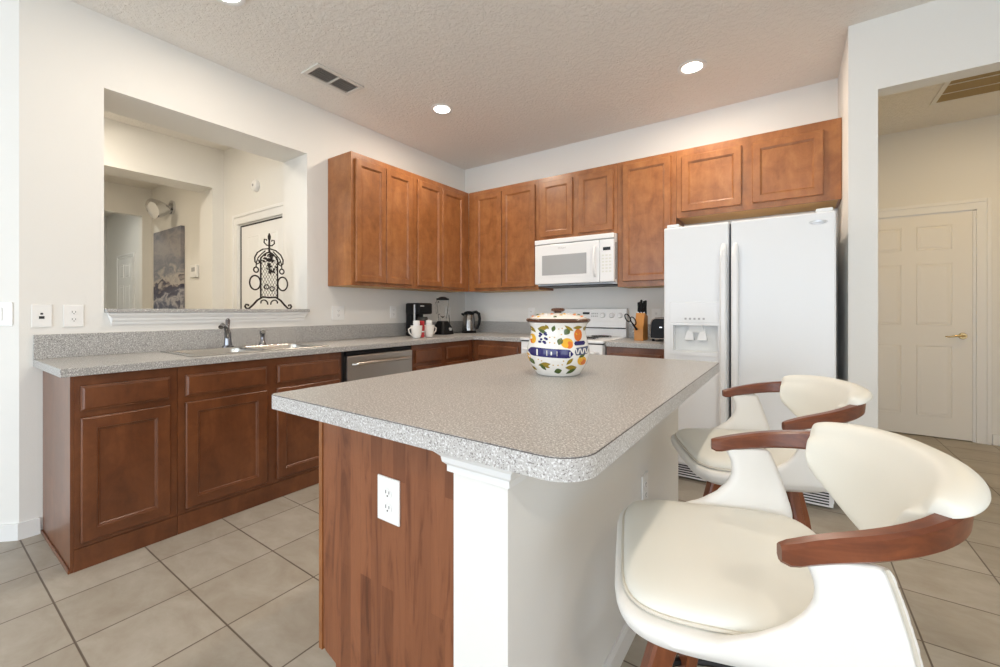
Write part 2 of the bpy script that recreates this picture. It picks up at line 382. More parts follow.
# ------------------------------------------------------------------ cabinets
def slab_door(mb, u0, u1, z0, z1, d, fr=.05):
    Ls = [[(u0+i, d+e, z0+i), (u1-i, d+e, z0+i), (u1-i, d+e, z1-i), (u0+i, d+e, z1-i)] for i, e in
          ((0, 0), (0, .015), (.004, .019), (fr, .019), (fr+.002, .0145), (fr+.009, .012), (fr+.012, .0075))]
    mb.loops(Ls)
def drawer_front(mb, u0, u1, z0, z1, d):
    Ls = [[(u0+i, d+e, z0+i), (u1-i, d+e, z0+i), (u1-i, d+e, z1-i), (u0+i, d+e, z1-i)] for i, e in
          ((0, 0), (0, .012), (.006, .014), (.012, .019), (.02, .019))]
    mb.loops(Ls)
def upper(label, F, u0, u1, z0, z1, doors, dz=(.03, .05), depth=.32):
    b = F(u0 if F is FB else u0, .002, z0); t = thing('wall_cabinet', label, 'cabinet', b, 'wall cabinets')
    w = MB(F); w.box((u0, .002, z0), (u1, depth-.019, z1)); w.build('body', [maple], t)
    w = MB(F); w.box((u0+.016, .012, z0-.0008), (u1-.016, depth-.022, z0+.004)); tag(w.build('bottom_panel', maple_in, t), 'pale unfinished underside')
    # face frame
    us = sorted([u0]+[x for dr in doors for x in dr]+[u1])
    w = MB(F); f0, f1 = depth-.019, depth
    w.box((u0, f0, z0), (u1, f1, z0+dz[0]+.008)); w.box((u0, f0, z1-dz[1]-.008), (u1, f1, z1))
    for i in range(0, len(us), 2):
        a = us[i]-(.008 if i else 0); bb_ = us[i+1]+(.008 if i < len(us)-2 else 0)
        w.box((a, f0, z0+dz[0]+.008), (bb_, f1, z1-dz[1]-.008))
    w.build('face_frame', maple, t)
    for a, c in doors:
        w = MB(F); slab_door(w, a, c, z0+dz[0], z1-dz[1], depth+.003); w.build('door', maple, t)
    return t
ZT = 2.455
upper('reddish maple wall cabinet with two tall doors nearest the wall opening, exposed left side', FL, -1.823, -1.138, 1.372, ZT, [(-1.79, -1.483), (-1.478, -1.172)])
upper('reddish maple wall cabinet with two tall doors above the coffee maker, meeting the room corner', FL, -1.136, -.322, 1.372, ZT, [(-1.105, -.765), (-.760, -.415)])
upper('reddish maple wall cabinet with two tall doors on back wall, between corner and microwave', FB, .322, 1.197, 1.372, ZT, [(.42, .765), (.772, 1.168)])
upper('short two-door maple wall cabinet directly above the white microwave', FB, 1.199, 1.988, 1.842, ZT, [(1.235, 1.565), (1.625, 1.955)], (.035, .05))
upper('tall single-door maple wall cabinet between microwave and refrigerator', FB, 1.99, 2.472, 1.372, ZT, [(2.04, 2.435)], (.045, .035))
upper('short two-door maple wall cabinet directly above the white refrigerator', FB, 2.474, 3.512, 1.912, ZT, [(2.515, 2.932), (3.0, 3.415)], (.042, .062))

def base(label, F, u0, u1, fronts, depth=.61, end=None, mt=None, group='base cabinets', z1=.8745):
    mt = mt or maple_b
    t = thing('base_cabinet', label, 'cabinet', F(u0, .003, 0), group)
    w = MB(F); w.box((u0, .003, 0), (u1, depth-.019, z1) if not (end == 'sink') else (u1, depth-.019, .70)); w.build('body', mt, t)
    w = MB(F); f0, f1 = depth-.019, depth
    cols = sorted({(a, c) for a, c, *_ in fronts}); us = [u0]+[x for cc in cols for x in cc]+[u1]
    zs = .125
    w.box((u0, f0, .10), (u1, f1, zs+.006)); w.box((u0, f0, .82), (u1, f1, z1)); w.box((u0, f0, .676), (u1, f1, .722))
    for i in range(0, len(us), 2):
        a = us[i]-(.008 if i else 0); b = us[i+1]+(.008 if i < len(us)-2 else 0)
        w.box((a, f0, zs+.006), (b, f1, .676)); w.box((a, f0, .722), (b, f1, .82))
    w.build('face_frame', mt, t)
    w = MB(F); w.box((u0, f0-.01, 0), (u1, f1+.002, .098)); w.build('toe_board', mt, t)
    for a, c, kind in fronts:
        if kind in ('drawer', 'both'):
            w = MB(F); drawer_front(w, a, c, .716, .828, depth+.003); w.build('drawer_front', mt, t)
        if kind in ('door', 'both'):
            w = MB(F); slab_door(w, a, c, .125, .684, depth+.003, .052); w.build('door', mt, t)
    return t
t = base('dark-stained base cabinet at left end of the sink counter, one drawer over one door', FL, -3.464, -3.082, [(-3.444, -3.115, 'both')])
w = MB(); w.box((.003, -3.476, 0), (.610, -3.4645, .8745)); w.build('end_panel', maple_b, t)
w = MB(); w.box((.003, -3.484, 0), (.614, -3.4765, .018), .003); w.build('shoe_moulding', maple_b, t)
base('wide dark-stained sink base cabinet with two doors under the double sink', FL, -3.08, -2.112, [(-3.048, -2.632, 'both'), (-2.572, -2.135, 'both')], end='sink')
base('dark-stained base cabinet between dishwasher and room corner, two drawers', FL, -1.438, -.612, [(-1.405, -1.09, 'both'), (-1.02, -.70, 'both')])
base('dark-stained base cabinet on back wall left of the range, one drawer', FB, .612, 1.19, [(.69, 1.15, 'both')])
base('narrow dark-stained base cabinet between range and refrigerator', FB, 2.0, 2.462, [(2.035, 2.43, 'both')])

# L-shaped counter with a sink cutout
SX0, SX1, SY0, SY1 = .105, .545, -2.99, -2.185
xs = [.0008, SX0, SX1, .637, 1.192]; ys = [-3.511, SY0, SY1, -.637, -.0008]
fill = {(i, j) for i in range(3) for j in range(4)} - {(1, 1)} | {(3, 3)}
t = thing('kitchen_counter', 'L-shaped grey speckled laminate counter with backsplash along sink wall and corner', 'countertop', (0, -3.511, .876))
cb = MB(); cb.cells(xs, ys, fill, .876, .914); cb.build('worktop', lam, t, bev=.003)
w = MB(); w.box((.0008, -3.511, .9142), (.02, -.0008, 1.041), .002); w.box((.0202, -.02, .9142), (1.192, -.0008, 1.041), .002); w.build('backsplash', lam, t)
t = thing('kitchen_counter', 'short grey speckled counter piece holding knife block, between range and refrigerator', 'countertop', (2.0, -.637, .876))
w = MB(); w.box((1.998, -.637, .876), (2.48, -.0008, .914), .003); w.build('worktop', lam, t)
w = MB(); w.box((1.998, -.02, .9142), (2.48, -.0008, 1.041), .002); w.build('backsplash', lam, t)

# dishwasher
t = thing('dishwasher', 'stainless steel dishwasher under the counter between sink and corner cabinets', 'dishwasher', (.01, -2.108, 0))
w = MB(); w.box((.01, -2.106, .09), (.585, -1.442, .872)); w.build('tub', dark, t)
w = MB(); w.box((.586, -2.074, .11), (.628, -1.448, .838), .006); w.build('door', steel, t)
w = MB(); w.box((.586, -2.074, .842), (.612, -1.448, .871), .003); w.build('control_strip', black, t)
w = MB(); w.tube([(.632, -2.03, .775), (.66, -2.02, .778), (.672, -1.76, .782), (.66, -1.50, .778), (.632, -1.49, .775)], .013, 12); w.build('handle', steel, t, smooth=True)
w = MB(); w.box((.55, -2.1, 0), (.57, -1.45, .085)); w.build('kick_plate', black, t)

# sink
t = thing('kitchen_sink', 'double-bowl stainless steel sink set in the grey counter', 'sink', (.32, -2.59, .914))
def rrect(x0, x1, y0, y1, r, n=5):
    out = []
    for cx_, cy_, a0 in ((x1-r, y1-r, 0), (x0+r, y1-r, PI/2), (x0+r, y0+r, PI), (x1-r, y0+r, 1.5*PI)):
        for i in range(n+1): a = a0+PI/2*i/n; out.append((cx_+r*math.cos(a), cy_+r*math.sin(a)))
    return out
w = MB()
bowls = [(.165, .53, -2.965, -2.60), (.165, .53, -2.565, -2.205)]
w.cells([.09, .165, .53, .562], [-3.003, -2.965, -2.60, -2.565, -2.205, -2.172], {(i, j) for i in range(3) for j in range(5)}-{(1, 1), (1, 3)}, .9145, .921)
w.build('rim', sinkm, t, bev=.003)
for x0, x1, y0, y1 in bowls:
    w = MB(); ls = []
    for ins, z, r in ((-.001, .9212, .004), (.002, .912, .05), (.012, .79, .06), (.035, .755, .06), (.12, .75, .05)):
        ls.append([(x, y, z) for x, y in rrect(x0+ins, x1-ins, y0+ins, y1-ins, r)])
    w.loops(ls, False, True); w.build('bowl', sinkm, t, smooth=True)
    w = MB(); w.lathe([(.04, .7505), (.04, .753), (.025, .753), (.02, .7515)], ((x0+x1)/2, (y0+y1)/2), 20); w.build('drain', chrome, t, smooth=True)
t = thing('kitchen_faucet', 'chrome single-lever faucet at the middle of the sink back rim', 'faucet', (.128, -2.645, .9215))
w = MB(); w.lathe([(.034, .9213), (.034, .928), (.024, .935), (.021, .97), (.020, 1.00), (.021, 1.02), (.015, 1.028)], (.128, -2.645), 20); w.build('body', dchrome, t, smooth=True)
w = MB(); w.tube([(.13, -2.645, .975), (.155, -2.66, 1.02), (.19, -2.685, 1.06), (.225, -2.715, 1.075), (.25, -2.735, 1.06)], [.014, .0135, .013, .013, .015], 12); w.build('spout', dchrome, t, smooth=True)
w = MB(); w.tube([(.128, -2.645, 1.02), (.12, -2.643, 1.05), (.108, -2.637, 1.10), (.105, -2.635, 1.112)], [.013, .011, .014, .008], 12); w.build('lever', dchrome, t, smooth=True)
t = thing('side_sprayer', 'small chrome side sprayer right of the faucet on the sink rim', 'sprayer', (.128, -2.42, .9215))
w = MB(); w.lathe([(.024, .9213), (.022, .935), (.014, .945), (.013, .985), (.017, 1.0), (.018, 1.02), (.010, 1.03)], (.128, -2.42), 16); w.build('body', dchrome, t, smooth=True)
w = MB(); w.tube([(.128, -2.42, 1.018), (.155, -2.43, 1.025), (.17, -2.435, 1.018)], [.012, .014, .015], 10); w.build('spray_head', chrome, t, smooth=True)
# ------------------------------------------------------------------ microwave
t = thing('microwave', 'white over-the-range microwave with handle and keypad', 'microwave', (1.20, -.002, 1.41))
w = MB(FB); w.box((1.203, .002, 1.415), (1.985, .36, 1.838)); w.box((1.203, .002, 1.40), (1.985, .33, 1.415)); w.build('case', white, t)
w = MB(FB); w.box((1.23, .03, 1.392), (1.96, .385, 1.3995)); w.build('underside', black, t)
w = MB(FB); w.box((1.203, .361, 1.415), (1.855, .40, 1.788), .008); w.build('door', white, t)
w = MB(FB); w.box((1.857, .361, 1.415), (1.985, .40, 1.788), .008); kp = w.build('control_panel', white, t)
w = MB(FB); w.box((1.203, .361, 1.792), (1.985, .405, 1.838), .008)
w.build('vent_band', white, t)
w = MB(FB); w.box((1.25, .398, 1.475), (1.775, .4025, 1.71), .001); w.build('window_frame', white, t)
w = MB(FB); w.box((1.285, .4026, 1.498), (1.735, .4035, 1.685)); w.build('window', mwglass, t)
w = MB(FB); w.tube([(1.815, .40, 1.47), (1.815, .425, 1.49), (1.815, .43, 1.60), (1.815, .425, 1.71), (1.815, .40, 1.73)], .013, 10); w.build('handle', white, t, smooth=True)
w = MB(FB); w.box((1.888, .4002, 1.69), (1.955, .402, 1.718)); w.build('display', lcd, kp)
w = MB(FB)
for i in range(3):
    for j in range(6): w.box((1.878+i*.032, .4002, 1.50+j*.028), (1.898+i*.032, .4012, 1.513+j*.028))
tag(w.build('keypad', mat('pale_key', (.70, .71, .66), .5), kp), kind=None)
lettering('Whirlpool', .019, 1.49, .4006, 1.746, t, greyp)
w = MB(FB); w.box((1.9852, .34, 1.44), (1.9862, .36, 1.76)); w.build('side_vent', dark, t)
# ------------------------------------------------------------------ range
t = thing('kitchen_range', 'white electric range behind the ceramic jar', 'stove', (1.2, -.01, 0))
w = MB(FB); w.box((1.202, .01, .02), (1.985, .62, .895)); w.build('body', white, t)
w = MB(FB); w.box((1.198, .01, .897), (1.992, .665, .921), .006); w.build('cooktop', white, t)
w = MB(FB); w.box((1.202, .02, .922), (1.985, .075, .995)); w.box((1.202, .012, .995), (1.985, .06, 1.005)); w.build('riser', white, t)
w = MB(FB)
ls = []
for u in (1.205, 1.985): ls.append([(u, .012, 1.006), (u, .088, 1.006), (u, .085, 1.06), (u, .06, 1.178), (u, .045, 1.186), (u, .012, 1.186)])
w.loops(ls); bg = w.build('control_console', white, t)
w = MB(FB); w.box((1.21, .05, .996), (1.98, .087, 1.0055)); w.build('console_seam', dark, t)
def tk(u, z, off): # point on slanted console face
    return (u, .085-(z-1.06)*.212+off, z)
for u in (1.28, 1.37, 1.76, 1.85, 1.93)[:5]:
    w = MB(FB); n = 20
    w.loops([[tk(u+r*math.cos(2*PI*i/n), 1.12+r*math.sin(2*PI*i/n), o) for i in range(n)] for r, o in ((.026, .0), (.024, .008), (.019, .02), (.017, .022))])
    kb = w.build('knob', white, bg, smooth=True)
    w = MB(FB); w.loops([[tk(u-.004, 1.104, .022), tk(u+.004, 1.104, .022), tk(u+.004, 1.136, .022), tk(u-.004, 1.136, .022)], [tk(u-.003, 1.104, .03), tk(u+.003, 1.104, .03), tk(u+.003, 1.136, .03), tk(u-.003, 1.136, .03)]])
    w.loops([[tk(u-.03, 1.15+z, .001) for z in (0,.003)]+[tk(u+.03, 1.15+z, .001) for z in (.003, 0)], [tk(u-.03, 1.15+z, .002) for z in (0,.003)]+[tk(u+.03, 1.15+z, .002) for z in (.003, 0)]]) if False else None
    w.build('knob_mark', greyp, kb) if False else w.bm.free()
w = MB(FB); w.loops([[tk(1.555, 1.128, o), tk(1.625, 1.128, o), tk(1.625, 1.15, o), tk(1.555, 1.15, o)] for o in (.0, .002)]); w.build('clock_display', lcd, bg)
w = MB(FB)
for i in range(4):
    for j in range(2): a_, b_ = 1.645+i*.018, 1.105+j*.025; w.loops([[tk(a_, b_, o), tk(a_+.011, b_, o), tk(a_+.011, b_+.012, o), tk(a_, b_+.012, o)] for o in (0, .0012)])
w.build('touch_buttons', greyp, bg)
for (u, d, r) in ((1.41, .2, .075), (1.79, .2, .095), (1.41, .47, .095), (1.79, .47, .075)):
    w = MB(FB); 
    pts = [(u+rr*math.cos(a), d+rr*math.sin(a), .930) for rr, a in [(r*(.25+.75*i/72), i*2*PI*4/72) for i in range(73)]]
    w.tube(pts, .004, 6); w.build('burner_coil', blackm, t, smooth=True)
    w = MB(FB); w.T = None; w.lathe([(r*.3, .9214), (r+.005, .922), (r+.012, .9245), (r+.016, .9225)], (u, -d), 28, False, False); w.build('drip_bowl', chrome, t, smooth=True)
w = MB(FB); w.box((1.206, .621, .27), (1.981, .655, .885), .006); od = w.build('oven_door', white, t)
w = MB(FB); w.box((1.36, .6553, .42), (1.83, .657, .70)); w.build('window', mwglass, od)
w = MB(FB); w.tube([(1.25, .656, .82), (1.26, .695, .82), (1.93, .695, .82), (1.94, .656, .82)], .012, 10); w.build('handle', white, od, smooth=True)
w = MB(FB); w.box((1.206, .621, .885), (1.981, .640, .8965)); w.build('front_seam', dark, t)
w = MB(FB); w.box((1.206, .621, .06), (1.981, .65, .262), .006); w.build('storage_drawer', white, t)
# ------------------------------------------------------------------ refrigerator
t = thing('refrigerator', 'large white side-by-side refrigerator with ice and water dispenser', 'refrigerator', (2.51, -.05, 0))
FX0, FX1, FS, FD = 2.503, 3.448, 2.911, .85
w = MB(FB); w.box((FX0+.005, .05, .03), (FX1-.005, .775, 1.735)); w.build('case', white_tex, t)
cavx0, cavx1, cavz0, cavz1 = 2.566, 2.842, .888, 1.067
def front_with_hole(w, u0, u1, z0, z1, d0, d1, hole):
    hx0, hx1, hz0, hz1 = hole
    T0 = w.T; w.T = lambda x, y, z: T0(x, z, y)
    w.cells([u0, hx0, hx1, u1], [z0, hz0, hz1, z1], {(i, j) for i in range(3) for j in range(3)}-{(1, 1)}, d0, d1)
    w.T = T0
w = MB(FB); front_with_hole(w, FX0, FS-.006, .12, 1.742, .785, FD, (cavx0, cavx1, cavz0, cavz1)); fd = w.build('freezer_door', white_tex, t, bev=.010)
w = MB(FB); w.box((FS+.006, .785, .12), (FX1, FD, 1.742)); rd = w.build('refrigerator_door', white_tex, t, bev=.010)
w = MB(FB); w.box((FS-.006, .776, .12), (FS+.006, .80, 1.735)); w.box((FX0+.01, .776, .12), (FX1-.01, .7845, 1.735)); w.build('door_gasket', mat('gasket', (.10, .10, .11), .7), t)
for u, dr in ((FS-.034, fd), (FS+.032, rd)):
    w = MB(FB); ls = []
    for z, dp, hw in ((.34, .852, .011), (.36, .880, .017), (.42, .892, .020), (1.5, .892, .020), (1.57, .880, .017), (1.60, .852, .011)):
        ls.append([(u-hw, dp-.018, z), (u-hw, dp, z), (u-hw*.5, dp+.008, z), (u+hw*.5, dp+.008, z), (u+hw, dp, z), (u+hw, dp-.018, z)])
    w.loops(ls); w.build('handle', white, dr, smooth=True)
for u0 in (2.52, 3.355):
    w = MB(FB); w.box((u0, .70, 1.7425), (u0+.08, .835, 1.765), .006); w.build('hinge_cover', white, t)
w = MB(FB); w.box((2.545, .851, 1.085), (2.862, .857, 1.222), .003); dp = w.build('dispenser_panel', white, fd)
w = MB(FB)
for a, b, c, e in ((2.545, 2.566, .862, 1.085), (2.842, 2.862, .862, 1.085), (2.566, 2.842, .862, .888), (2.566, 2.842, 1.067, 1.085)): w.box((a, .848, c), (b, .858, e))
w.build('dispenser_frame', white, fd)
w = MB(FB); 
w.box((cavx0, .79, cavz0), (cavx1, .7915, cavz1)); w.box((cavx0, .79, cavz0-.001), (cavx1, .85, cavz0+.004))
w.box((2.66, .792, cavz1-.05), (2.75, .82, cavz1)) ; w.build('dispenser_recess', mat('recess_plastic', (.78, .79, .78), .4), fd)
for u in (2.665, 2.745):
    w = MB(FB); w.loops([[(u-.012, .80, 1.05), (u+.012, .80, 1.05), (u+.012, .81, 1.05), (u-.012, .81, 1.05)], [(u-.028, .80, .985), (u+.028, .80, .985), (u+.028, .835, .985), (u-.028, .835, .985)], [(u-.030, .80, .965), (u+.030, .80, .965), (u+.030, .84, .965), (u-.030, .84, .965)]])
    w.build('dispenser_paddle', white, fd, bev=.004)
w = MB(FB)
for i in range(5): w.box((2.64+i*.028, .857, 1.105), (2.653+i*.028, .858, 1.118))
w.build('dispenser_buttons', greyp, dp)
w = MB(FB); n = 24
w.loops([[(3.365+r*math.cos(2*PI*i/n), d_, 1.683+r*.28*math.sin(2*PI*i/n)) for i in range(n)] for r, d_ in ((.045, .8495), (.045, .852), (.040, .854))]); w.build('badge', mat('badge_metal', (.60, .61, .63), .3, .6), rd, smooth=True)
bpy.context.view_layer.update()
w = MB(FB); w.box((FX0+.01, .74, .015), (FX1-.01, .80, .11)); gr = w.build('base_grille', white, t); lettering('Whirlpool', .017, 3.365, .8545, 1.683, rd, greyp)
w = MB(FB)
for i in range(5): w.box((FX0+.03, .8005, .026+i*.016), (FX1-.03, .8015, .034+i*.016))
tag(w.build('grille_slots', dark, gr), 'dark horizontal slots')
for fx_ in (FX0+.04, FX1-.08):
    for fy_ in (.12, .66):
        w = MB(FB); w.box((fx_, fy_, 0), (fx_+.04, fy_+.04, .03), .004); w.build('foot', black, t)

# ------------------------------------------------------------------ island
IX0, IX1, IY0, IY1 = 1.932, 2.95, -3.268, -1.611
t = thing('island_counter', 'large grey speckled laminate island top with rounded corners', 'countertop', (2.44, -2.44, .872))
def rr2(x0, x1, y0, y1, rs, n=8):
    out = []
    for cx_, cy_, sx_, sy_, a0, r in ((x1, y1, -1, -1, 0, rs[0]), (x0, y1, 1, -1, PI/2, rs[1]), (x0, y0, 1, 1, PI, rs[2]), (x1, y0, -1, 1, 1.5*PI, rs[3])):
        for i in range(n+1): a = a0+PI/2*i/n; out.append((cx_+sx_*r+r*math.cos(a), cy_+sy_*r+r*math.sin(a)))
    return out
P_ = lambda e, z: [(x, y, z) for x, y in rr2(IX0+e, IX1-e, IY0+e, IY1-e, [max(r-e, .002) for r in (.035, .02, .02, .075)])]
w = MB(); w.loops([P_(.0, .872), P_(0, .9115), P_(.0008, .9125)], True, True); w.build('edge_band', lam_edge, t, smooth=True)
w = MB(); w.loops([P_(.0004, .9126), P_(.0004, .9136)], True, True); w.build('edge_seam', seam, t)
w = MB(); w.loops([P_(.0022, .9137), P_(.0022, .9146)], True, True); w.build('top_sheet', lam, t)
# island cabinet
PY = -3.145
t = thing('island_cabinet', 'reddish wood island cabinet with plank-patterned end panel under the grey top', 'cabinet', (2.02, PY, 0))
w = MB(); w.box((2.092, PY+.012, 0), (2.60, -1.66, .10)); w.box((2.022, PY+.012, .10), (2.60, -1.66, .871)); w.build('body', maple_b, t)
w = MB(); w.loops([[(x, y, z) for x, z in ((2.088, 0), (2.615, 0), (2.615, .871), (2.022, .871), (2.022, .112), (2.036, .100), (2.088, .085))] for y in (PY, PY+.011)]); w.build('end_panel', pan, t)
w = MB(); w.box((2.004, PY+.0115, .10), (2.0215, -1.66, .871)); w.build('face_frame', maple_b, t)
FI = lambda u, d, z: (2.0235-d, u, z)
for a, c in ((-3.125, -2.66), (-2.62, -2.16), (-2.12, -1.68)):
    w = MB(FI); slab_door(w, a, c, .125, .684, .020, .052); w.build('door', maple, t)
    w = MB(FI); drawer_front(w, a, c, .716, .85, .020); w.build('drawer_front', maple, t)
w = MB(); w.box((2.004, PY-.004, .098), (2.0205, PY+.010, .871)); w.build('corner_strip', maple, t)
# pony wall
t = struct('wall_island', MB().box((2.6175, -3.205, 0), (2.763, -1.64, .8715)), mat('pony_wall_paint', (.80, .79, .76), .8, spec=.2))
w = MB(); cp = [(.0, .812), (.010, .812), (.010, .826), (.018, .834), (.020, .846), (.034, .860), (.034, .8712), (.0, .8712)]
path = lambda e: [(2.6145-e, -3.13), (2.6145-e, -3.205-e), (2.768+e*.35, -3.205-e)]
# mitred crown: left return, front, right return
def mould(w, prof, corners):
    rows = []
    for (px, py, nx, ny) in corners: rows.append([(px+nx*e, py+ny*e, z) for e, z in prof])
    w.loops(rows)
mould(w, cp, [(2.617, -3.1455, -1, 0), (2.617, -3.2055, -1, -1), (2.7635, -3.2055, 1, -1), (2.7635, -3.15, 1, 0)])
struct('trim_5', w, trim)
w = MB(); bp = [(.0005, 0), (.013, 0), (.013, .07), (.006, .084), (.0005, .084)]
mould(w, bp, [(2.6175, -3.205, 0, -1), (2.763, -3.205, 1, -1), (2.763, -1.64, 1, 1), (2.6175, -1.64, 0, 1)]); struct('baseboard_island', w, trim)

# ------------------------------------------------------------------ wall plates
def plate(name, label, cat, F, u, z, w_=.074, h_=.12, kind='outlet', group=None, d=0):
    t = thing(name, label, cat, F(u, d, z), group)
    w = MB(F); w.box((u-w_/2, d+.0005, z-h_/2), (u+w_/2, d+.006, z+h_/2), .002); w.build('plate', plastic, t)
    if kind == 'outlet':
        for dz in (-.02, .02):
            w = MB(F); n = 16; w.loops([[(u+.0165*math.cos(2*PI*i/n), e, z+dz+.0145*math.sin(2*PI*i/n)) for i in range(n)] for e in (d+.006, d+.0078)]); r = w.build('receptacle', plastic, t)
            w = MB(F)
            w.box((u-.0075, d+.0078, z+dz-.002), (u-.0055, d+.0083, z+dz+.007)); w.box((u+.0055, d+.0078, z+dz-.002), (u+.0075, d+.0083, z+dz+.006)); w.box((u-.002, d+.0078, z+dz-.010), (u+.002, d+.0083, z+dz-.006)); w.build('slots', dark, r)
    elif kind == 'data':
        w = MB(F); w.box((u-.011, d+.006, z-.016), (u+.009, d+.0065, z-.002)); w.box((u-.006, d+.006, z+.006), (u+.004, d+.0065, z+.015)); w.build('jack', dark, t)
    elif kind == 'switch':
        w = MB(F); w.box((u-.0165, d+.006, z-.033), (u+.0165, d+.010, z+.033), .002); w.build('rocker', plastic, t)
    return t
plate('data_wall_plate', 'white phone and cable jack plate, leftmost plate above counter end', 'wall plate', FL, -3.479, 1.14, kind='data')
plate('wall_outlet', 'white double outlet left of the wall opening, above the sink counter end', 'outlet', FL, -3.360, 1.138, .08, group='outlets')
plate('wall_outlet', 'white double outlet under first wall cabinet, right of the wall opening', 'outlet', FL, -1.725, 1.145, .12, group='outlets')
plate('wall_outlet', 'white outlet on left wall just left of the coffee maker', 'outlet', FL, -1.112, 1.15, .075, group='outlets')
plate('wall_outlet', 'white outlet between blender and kettle near the corner', 'outlet', FL, -.30, 1.145, .075, group='outlets')
plate('wall_outlet', 'white outlet on back wall left of the range', 'outlet', FB, .93, 1.135, .075, group='outlets')
plate('wall_outlet', 'white outlet on back wall between knife block and toaster', 'outlet', FB, 2.235, 1.12, .08, .125, group='outlets')
plate('wall_outlet', 'white double outlet on the wooden end panel of the island', 'outlet', lambda u, d, z: (u, PY-d, z), 2.334, .652, .088, .122, group='outlets')
plate('wall_outlet', 'small white outlet on white side of the island, behind the front stool', 'outlet', lambda u, d, z: (2.763+d, u, z), -2.245, .47, .075, .12, group='outlets')
q = .70711
FA = lambda u, d, z: (-u*q+d*q, -3.558-u*q-d*q, z)
plate('light_switch', 'white rocker switch on angled wall at far left edge', 'light switch', FA, .082, 1.15, .116, .12, kind='switch')

# ------------------------------------------------------------------ ceiling fixtures
t0 = None
labels = ['recessed ceiling light nearest to the wall cabinets on the left', 'recessed ceiling light above the refrigerator side', 'recessed ceiling light cut by the top edge of the picture']
for i, (x, y) in enumerate(CANS):
    lab = labels[i] if i < 3 else 'recessed ceiling light behind the viewpoint'
    if i == 0:
        t0 = thing('recessed_light', 'lit white '+lab, 'ceiling light', (x, y, H), 'recessed ceiling lights')
        w = MB(); w.lathe([(.066, H-.0005), (.066, H-.004), (.080, H-.009), (.094, H-.006), (.094, H-.0005)], (x, y), 36, False, False); w.build('trim_ring', trim, t0, smooth=True)
        w = MB(); w.lathe([(.0655, H-.0006), (.0655, H-.004), (.05, H-.0055)], (x, y), 36); w.build('lens', lampm, t0, smooth=True)
    elif i < 3:
        c = copy_tree(t0); c.location = (x, y, H); c['label'] = 'lit white '+lab
# ceiling vent
vx0, vx1, vy0, vy1 = .375, .585, -2.275, -1.895
t = thing('ceiling_vent', 'white slatted air vent in the ceiling between lights', 'vent', ((vx0+vx1)/2, (vy0+vy1)/2, H), 'ceiling vents')
w = MB(); w.cells([vx0, vx0+.03, vx1-.03, vx1], [vy0, vy0+.03, vy1-.03, vy1], {(i, j) for i in range(3) for j in range(3)}-{(1, 1)}, H-.012, H-.0005); w.build('frame', ventg, t, bev=.003)
w = MB(); w.box((vx0+.03, vy0+.03, H-.003), (vx1-.03, vy1-.03, H-.0006)); w.build('backing', ventd, t)
w = MB(); ym = (vy0+vy1)/2; w.box((vx0+.03, ym-.006, H-.012), (vx1-.03, ym+.006, H-.003)); w.build('divider', ventg, t)
for i in range(6):
    x = vx0+.046+i*.0245
    w = MB(); w.loops([[(x+.002, y, H-.012), (x+.004, y, H-.012), (x-.005, y, H-.0035), (x-.007, y, H-.0035)] for y in (vy0+.03, vy1-.03)]); w.build('slat', ventg, t)
hx0, hx1, hy0, hy1 = 4.17, 4.85, .38, .93
t = thing('return_air_grille', 'tan return air grille on the hallway ceiling', 'vent', ((hx0+hx1)/2, (hy0+hy1)/2, H), 'ceiling vents')
w = MB(); w.cells([hx0, hx0+.03, hx1-.03, hx1], [hy0, hy0+.03, hy1-.03, hy1], {(i, j) for i in range(3) for j in range(3)}-{(1, 1)}, H-.012, H-.0005); w.build('frame', wall, t)
w = MB(); w.box((hx0+.03, hy0+.03, H-.003), (hx1-.03, hy1-.03, H-.0006)); w.build('backing', ventd, t)
w = MB()
for f in (1/3, 2/3): y = hy0+.03+(hy1-hy0-.06)*f; w.box((hx0+.03, y-.005, H-.0125), (hx1-.03, y+.005, H-.003))
w.build('divider', wall, t)
for i in range(26):
    y = hy0+.042+i*.0186
    w = MB(); w.loops([[(x, y+.006, H-.012), (x, y+.008, H-.012), (x, y-.005, H-.0035), (x, y-.007, H-.0035)] for x in (hx0+.03, hx1-.03)]); w.build('slat', hallv, t)

# ------------------------------------------------------------------ foyer items
t = thing('round_alarm', 'small round white alarm on foyer wall above the front door', 'alarm', (-.95, -1.9285, 2.369))
w = MB(FF); 
n = 28
w.loops([[(-.95+r*math.cos(2*PI*i/n), d_, 2.369+r*math.sin(2*PI*i/n)) for i in range(n)] for r, d_ in ((.055, .0005), (.055, .02), (.045, .035), (.02, .04))]); w.build('case', plastic, t, smooth=True)
w = MB(FF); w.loops([[(-.95+r*math.cos(2*PI*i/n), d_, 2.369+r*math.sin(2*PI*i/n)) for i in range(n)] for r, d_ in ((.014, .0395), (.012, .043))]); w.build('sensor', greyp, t)
FE = lambda u, d, z: (u, Y3-d, z)
t = thing('canvas_painting', 'tall abstract blue-grey seascape canvas on the far room wall', 'painting', (-3.45, Y3, 1.2))
w = MB(FE); w.box((-3.93, .002, .95), (-2.97, .045, 2.22), .003); w.build('canvas', paintm, t)
t = thing('thermostat', 'small white thermostat on wall right of the canvas painting', 'thermostat', (-2.74, Y3, 1.635))
w = MB(FE); w.box((-2.72, .0005, 1.56), (-2.54, .03, 1.71), .006); w.build('case', plastic, t)
w = MB(FE); w.box((-2.68, .03, 1.63), (-2.58, .031, 1.68)); w.build('display', greyp, t)
t = thing('wall_spotlight', 'chrome twin spotlight on wall above the canvas painting', 'wall lamp', (-3.72, Y3, 2.55))
w = MB(FE); disk(w, (-3.36, 2.50), .09, .0005, .025); w.build('mount', chrome, t, smooth=True)
